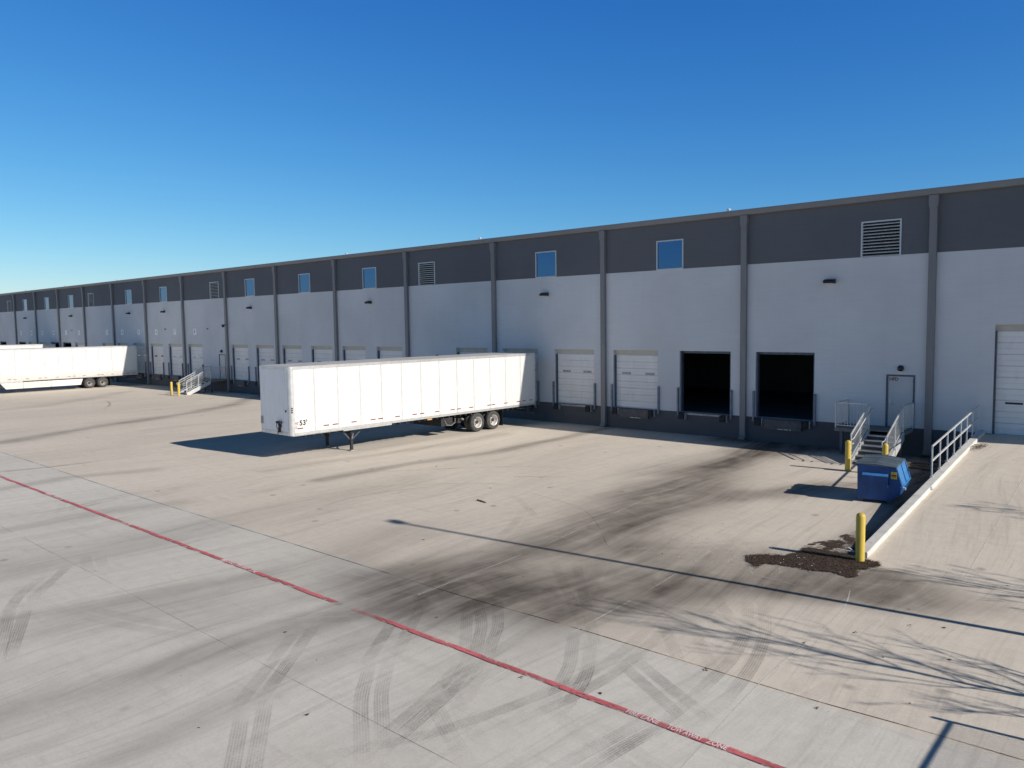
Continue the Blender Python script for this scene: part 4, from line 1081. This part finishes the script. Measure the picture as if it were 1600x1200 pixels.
def bare_tree(loc, H, seed, label, rz):
    rnd = random.Random(seed)
    t = thing('bare_tree', label, 'tree', loc, rz, 'leafless trees right of the ramp')
    tb, cb = MB(), MB()
    lead = []
    for i in range(15):
        h = H * i / 14; lead.append(Vector((rnd.gauss(0, .03) * i * .25, rnd.gauss(0, .03) * i * .25, h)))
    tb.tube(lead, [max(.008, .058 * (1 - i / 14) ** .9 + .005) for i in range(15)], 7)
    def branch(p, d, ln, r, lvl):
        pts = [p]; n = 6; dd = d.copy()
        for i in range(n):
            dd = (dd + Vector((rnd.gauss(0, .10), rnd.gauss(0, .10), .10 + rnd.gauss(0, .05)))).normalized(); pts.append(pts[-1] + dd * ln / n)
        cb.tube(pts, [max(.0035, r * (1 - i / (n + .4))) for i in range(n + 1)], 5 if lvl < 2 else 4, cap=False)
        if lvl < 2:
            for i in range(2, n + 1):
                for k in range(2):
                    if rnd.random() < .62:
                        ax = Vector((rnd.gauss(0, 1), rnd.gauss(0, 1), rnd.gauss(.2, .5))).normalized()
                        branch(pts[i], (dd + ax * .75).normalized(), ln * rnd.uniform(.28, .5) * (1.15 - i / 9), r * .5, lvl + 1)
    k = 34
    for i in range(k):
        f = .17 + .80 * i / k; h = H * f
        a = i * 2.4 + rnd.uniform(-.4, .4)
        base = lead[0].lerp(lead[-1], 0); j = min(13, int(f * 14)); base = lead[j].lerp(lead[j + 1], f * 14 - j)
        ln = (.42 * H) * (1 - f) ** .75 * rnd.uniform(.7, 1.1) + .25
        branch(base, Vector((math.cos(a), math.sin(a), .75)).normalized(), ln, .020 * (1 - f) + .007, 0)
    tb.build('trunk', 'bark', t, smooth=True); cb.build('crown', 'bark', t)
    return t
bare_tree((-9.3 + SX * 6.5, -22.95 + SY * 6.5, 0), 6.5, 3, 'leafless tree nearest the fence, right of the light pole', 0)
bare_tree((-5.5 + SX * 5.6, -17.0 + SY * 5.6, 0), 5.6, 11, 'leafless tree in the middle of its row, right of the ramp', 1.1)
bare_tree((-6.6 + SX * 6.4 , -10.75 + SY * 6.4 - .1, 0), 6.0, 19, 'leafless tree nearest the warehouse, right of the ramp', 2.3)

# chain-link fence end, its corner post just right of the frame
fx, fy, fh = -2.72 + SX * 1.9, -23.70 + SY * 1.9, 1.9
fn = thing('chain_link_fence', 'chain-link fence with galvanised posts ending right of the yard', 'fence', (fx, fy, 0))
for y in (0, -3.0, -6.0):
    b = MB(); b.tube([(0, y, 0), (0, y, fh)], .036, 10); b.build('post', 'galv', fn)
b = MB(); b.tube([(0, 0, fh - .13), (0, -6.0, fh - .13)], .024, 8); b.build('top_rail', 'galv', fn)
b = MB(); s = .075
for k in range(-26, 82):
    for sg in (1, -1):
        ya, za = -k * s, .05; ln = fh - .2
        p0 = Vector((.004 * sg, ya, za)); p1 = Vector((.004 * sg, ya - sg * ln, za + ln))
        # clip to the fence panel
        def clip(p, q):
            d = q - p
            t0, t1 = 0.0, 1.0
            lo, hi = -6.0, -.04
            if abs(d.y) > 1e-9:
                ta, tb_ = (lo - p.y) / d.y, (hi - p.y) / d.y
                t0, t1 = max(t0, min(ta, tb_)), min(t1, max(ta, tb_))
            return (p + d * t0, p + d * t1) if t1 > t0 + .01 else None
        c = clip(p0, p1)
        if c: b.tube([c[0], c[1]], .0028, 3, cap=False)
b.build('wire_mesh', 'galv', fn)

# ------------------------------------------------------------------ light, sky, camera
el = math.atan(1 / math.hypot(SX, SY)); az = math.atan2(SX, SY)
w = bpy.data.worlds.new('World'); sc.world = w; w.use_nodes = True
t = w.node_tree; bg = t.nodes['Background']
sky = t.nodes.new('ShaderNodeTexSky'); sky.sky_type = 'NISHITA'; sky.sun_disc = False
sky.sun_elevation = el; sky.sun_rotation = az; sky.altitude = 0; sky.air_density = 1.0; sky.dust_density = .25; sky.ozone_density = 3.0
SKY = .085
zsep = t.nodes.new('ShaderNodeSeparateXYZ'); L(t, t.nodes.new('ShaderNodeTexCoord').outputs['Generated'], zsep.inputs[0])
sepc = t.nodes.new('ShaderNodeSeparateColor'); comb = t.nodes.new('ShaderNodeCombineColor'); L(t, sky.outputs[0], sepc.inputs[0])
for i, (g_, k_) in enumerate(((1.68, .94), (1.14, .92), (.70, .98))):      # deep, dry-air blue
    x = math_node(t, 'MULTIPLY', sepc.outputs[i], .10)
    x = math_node(t, 'MINIMUM', math_node(t, 'POWER', x, g_), 1.6)
    dark = ramp(t, zsep.outputs[2], .40, .60, 1.0, (.28, .21, .14)[i])     # deepens towards the zenith
    L(t, math_node(t, 'MULTIPLY', math_node(t, 'MULTIPLY', x, k_ / SKY), dark), comb.inputs[i])
t.links.new(comb.outputs[0], bg.inputs[0]); bg.inputs[1].default_value = SKY * 1.04
sun = bpy.data.lights.new('sun', 'SUN'); sun.energy = 5.0; sun.angle = R(.53); sun.color = (1.0, .93, .83)
so = bpy.data.objects.new('sun', sun); col.objects.link(so)
so.rotation_euler = Vector((-SX, -SY, -1)).to_track_quat('-Z', 'Y').to_euler(); so.location = (20, 5, 40)

f_px, pitch, yaw, roll = 1217.065, .0778, .7233, -.0147
F = Vector((-math.sin(yaw) * math.cos(pitch), math.cos(yaw) * math.cos(pitch), -math.sin(pitch)))
Rv = Vector((math.cos(yaw), math.sin(yaw), 0)); Uv = Rv.cross(F)
R2 = Rv * math.cos(roll) + Uv * math.sin(roll); U2 = Uv * math.cos(roll) - Rv * math.sin(roll)
cam = bpy.data.cameras.new('camera'); cam.sensor_fit = 'HORIZONTAL'; cam.sensor_width = 36; cam.lens = 36 * f_px / 1600
cam.clip_start = .1; cam.clip_end = 5000
co = bpy.data.objects.new('camera', cam); col.objects.link(co)
m = Matrix(((R2.x, U2.x, -F.x), (R2.y, U2.y, -F.y), (R2.z, U2.z, -F.z))).to_4x4(); m.translation = (0, -36.0203, 5.87)
co.matrix_world = m
sc.camera = co
sc.view_settings.view_transform = 'Standard'; sc.view_settings.look = 'None'; sc.view_settings.exposure = 0; sc.view_settings.gamma = 1
sc.render.engine = 'CYCLES'
sc.cycles.max_bounces = 8; sc.cycles.diffuse_bounces = 4; sc.cycles.transparent_max_bounces = 24
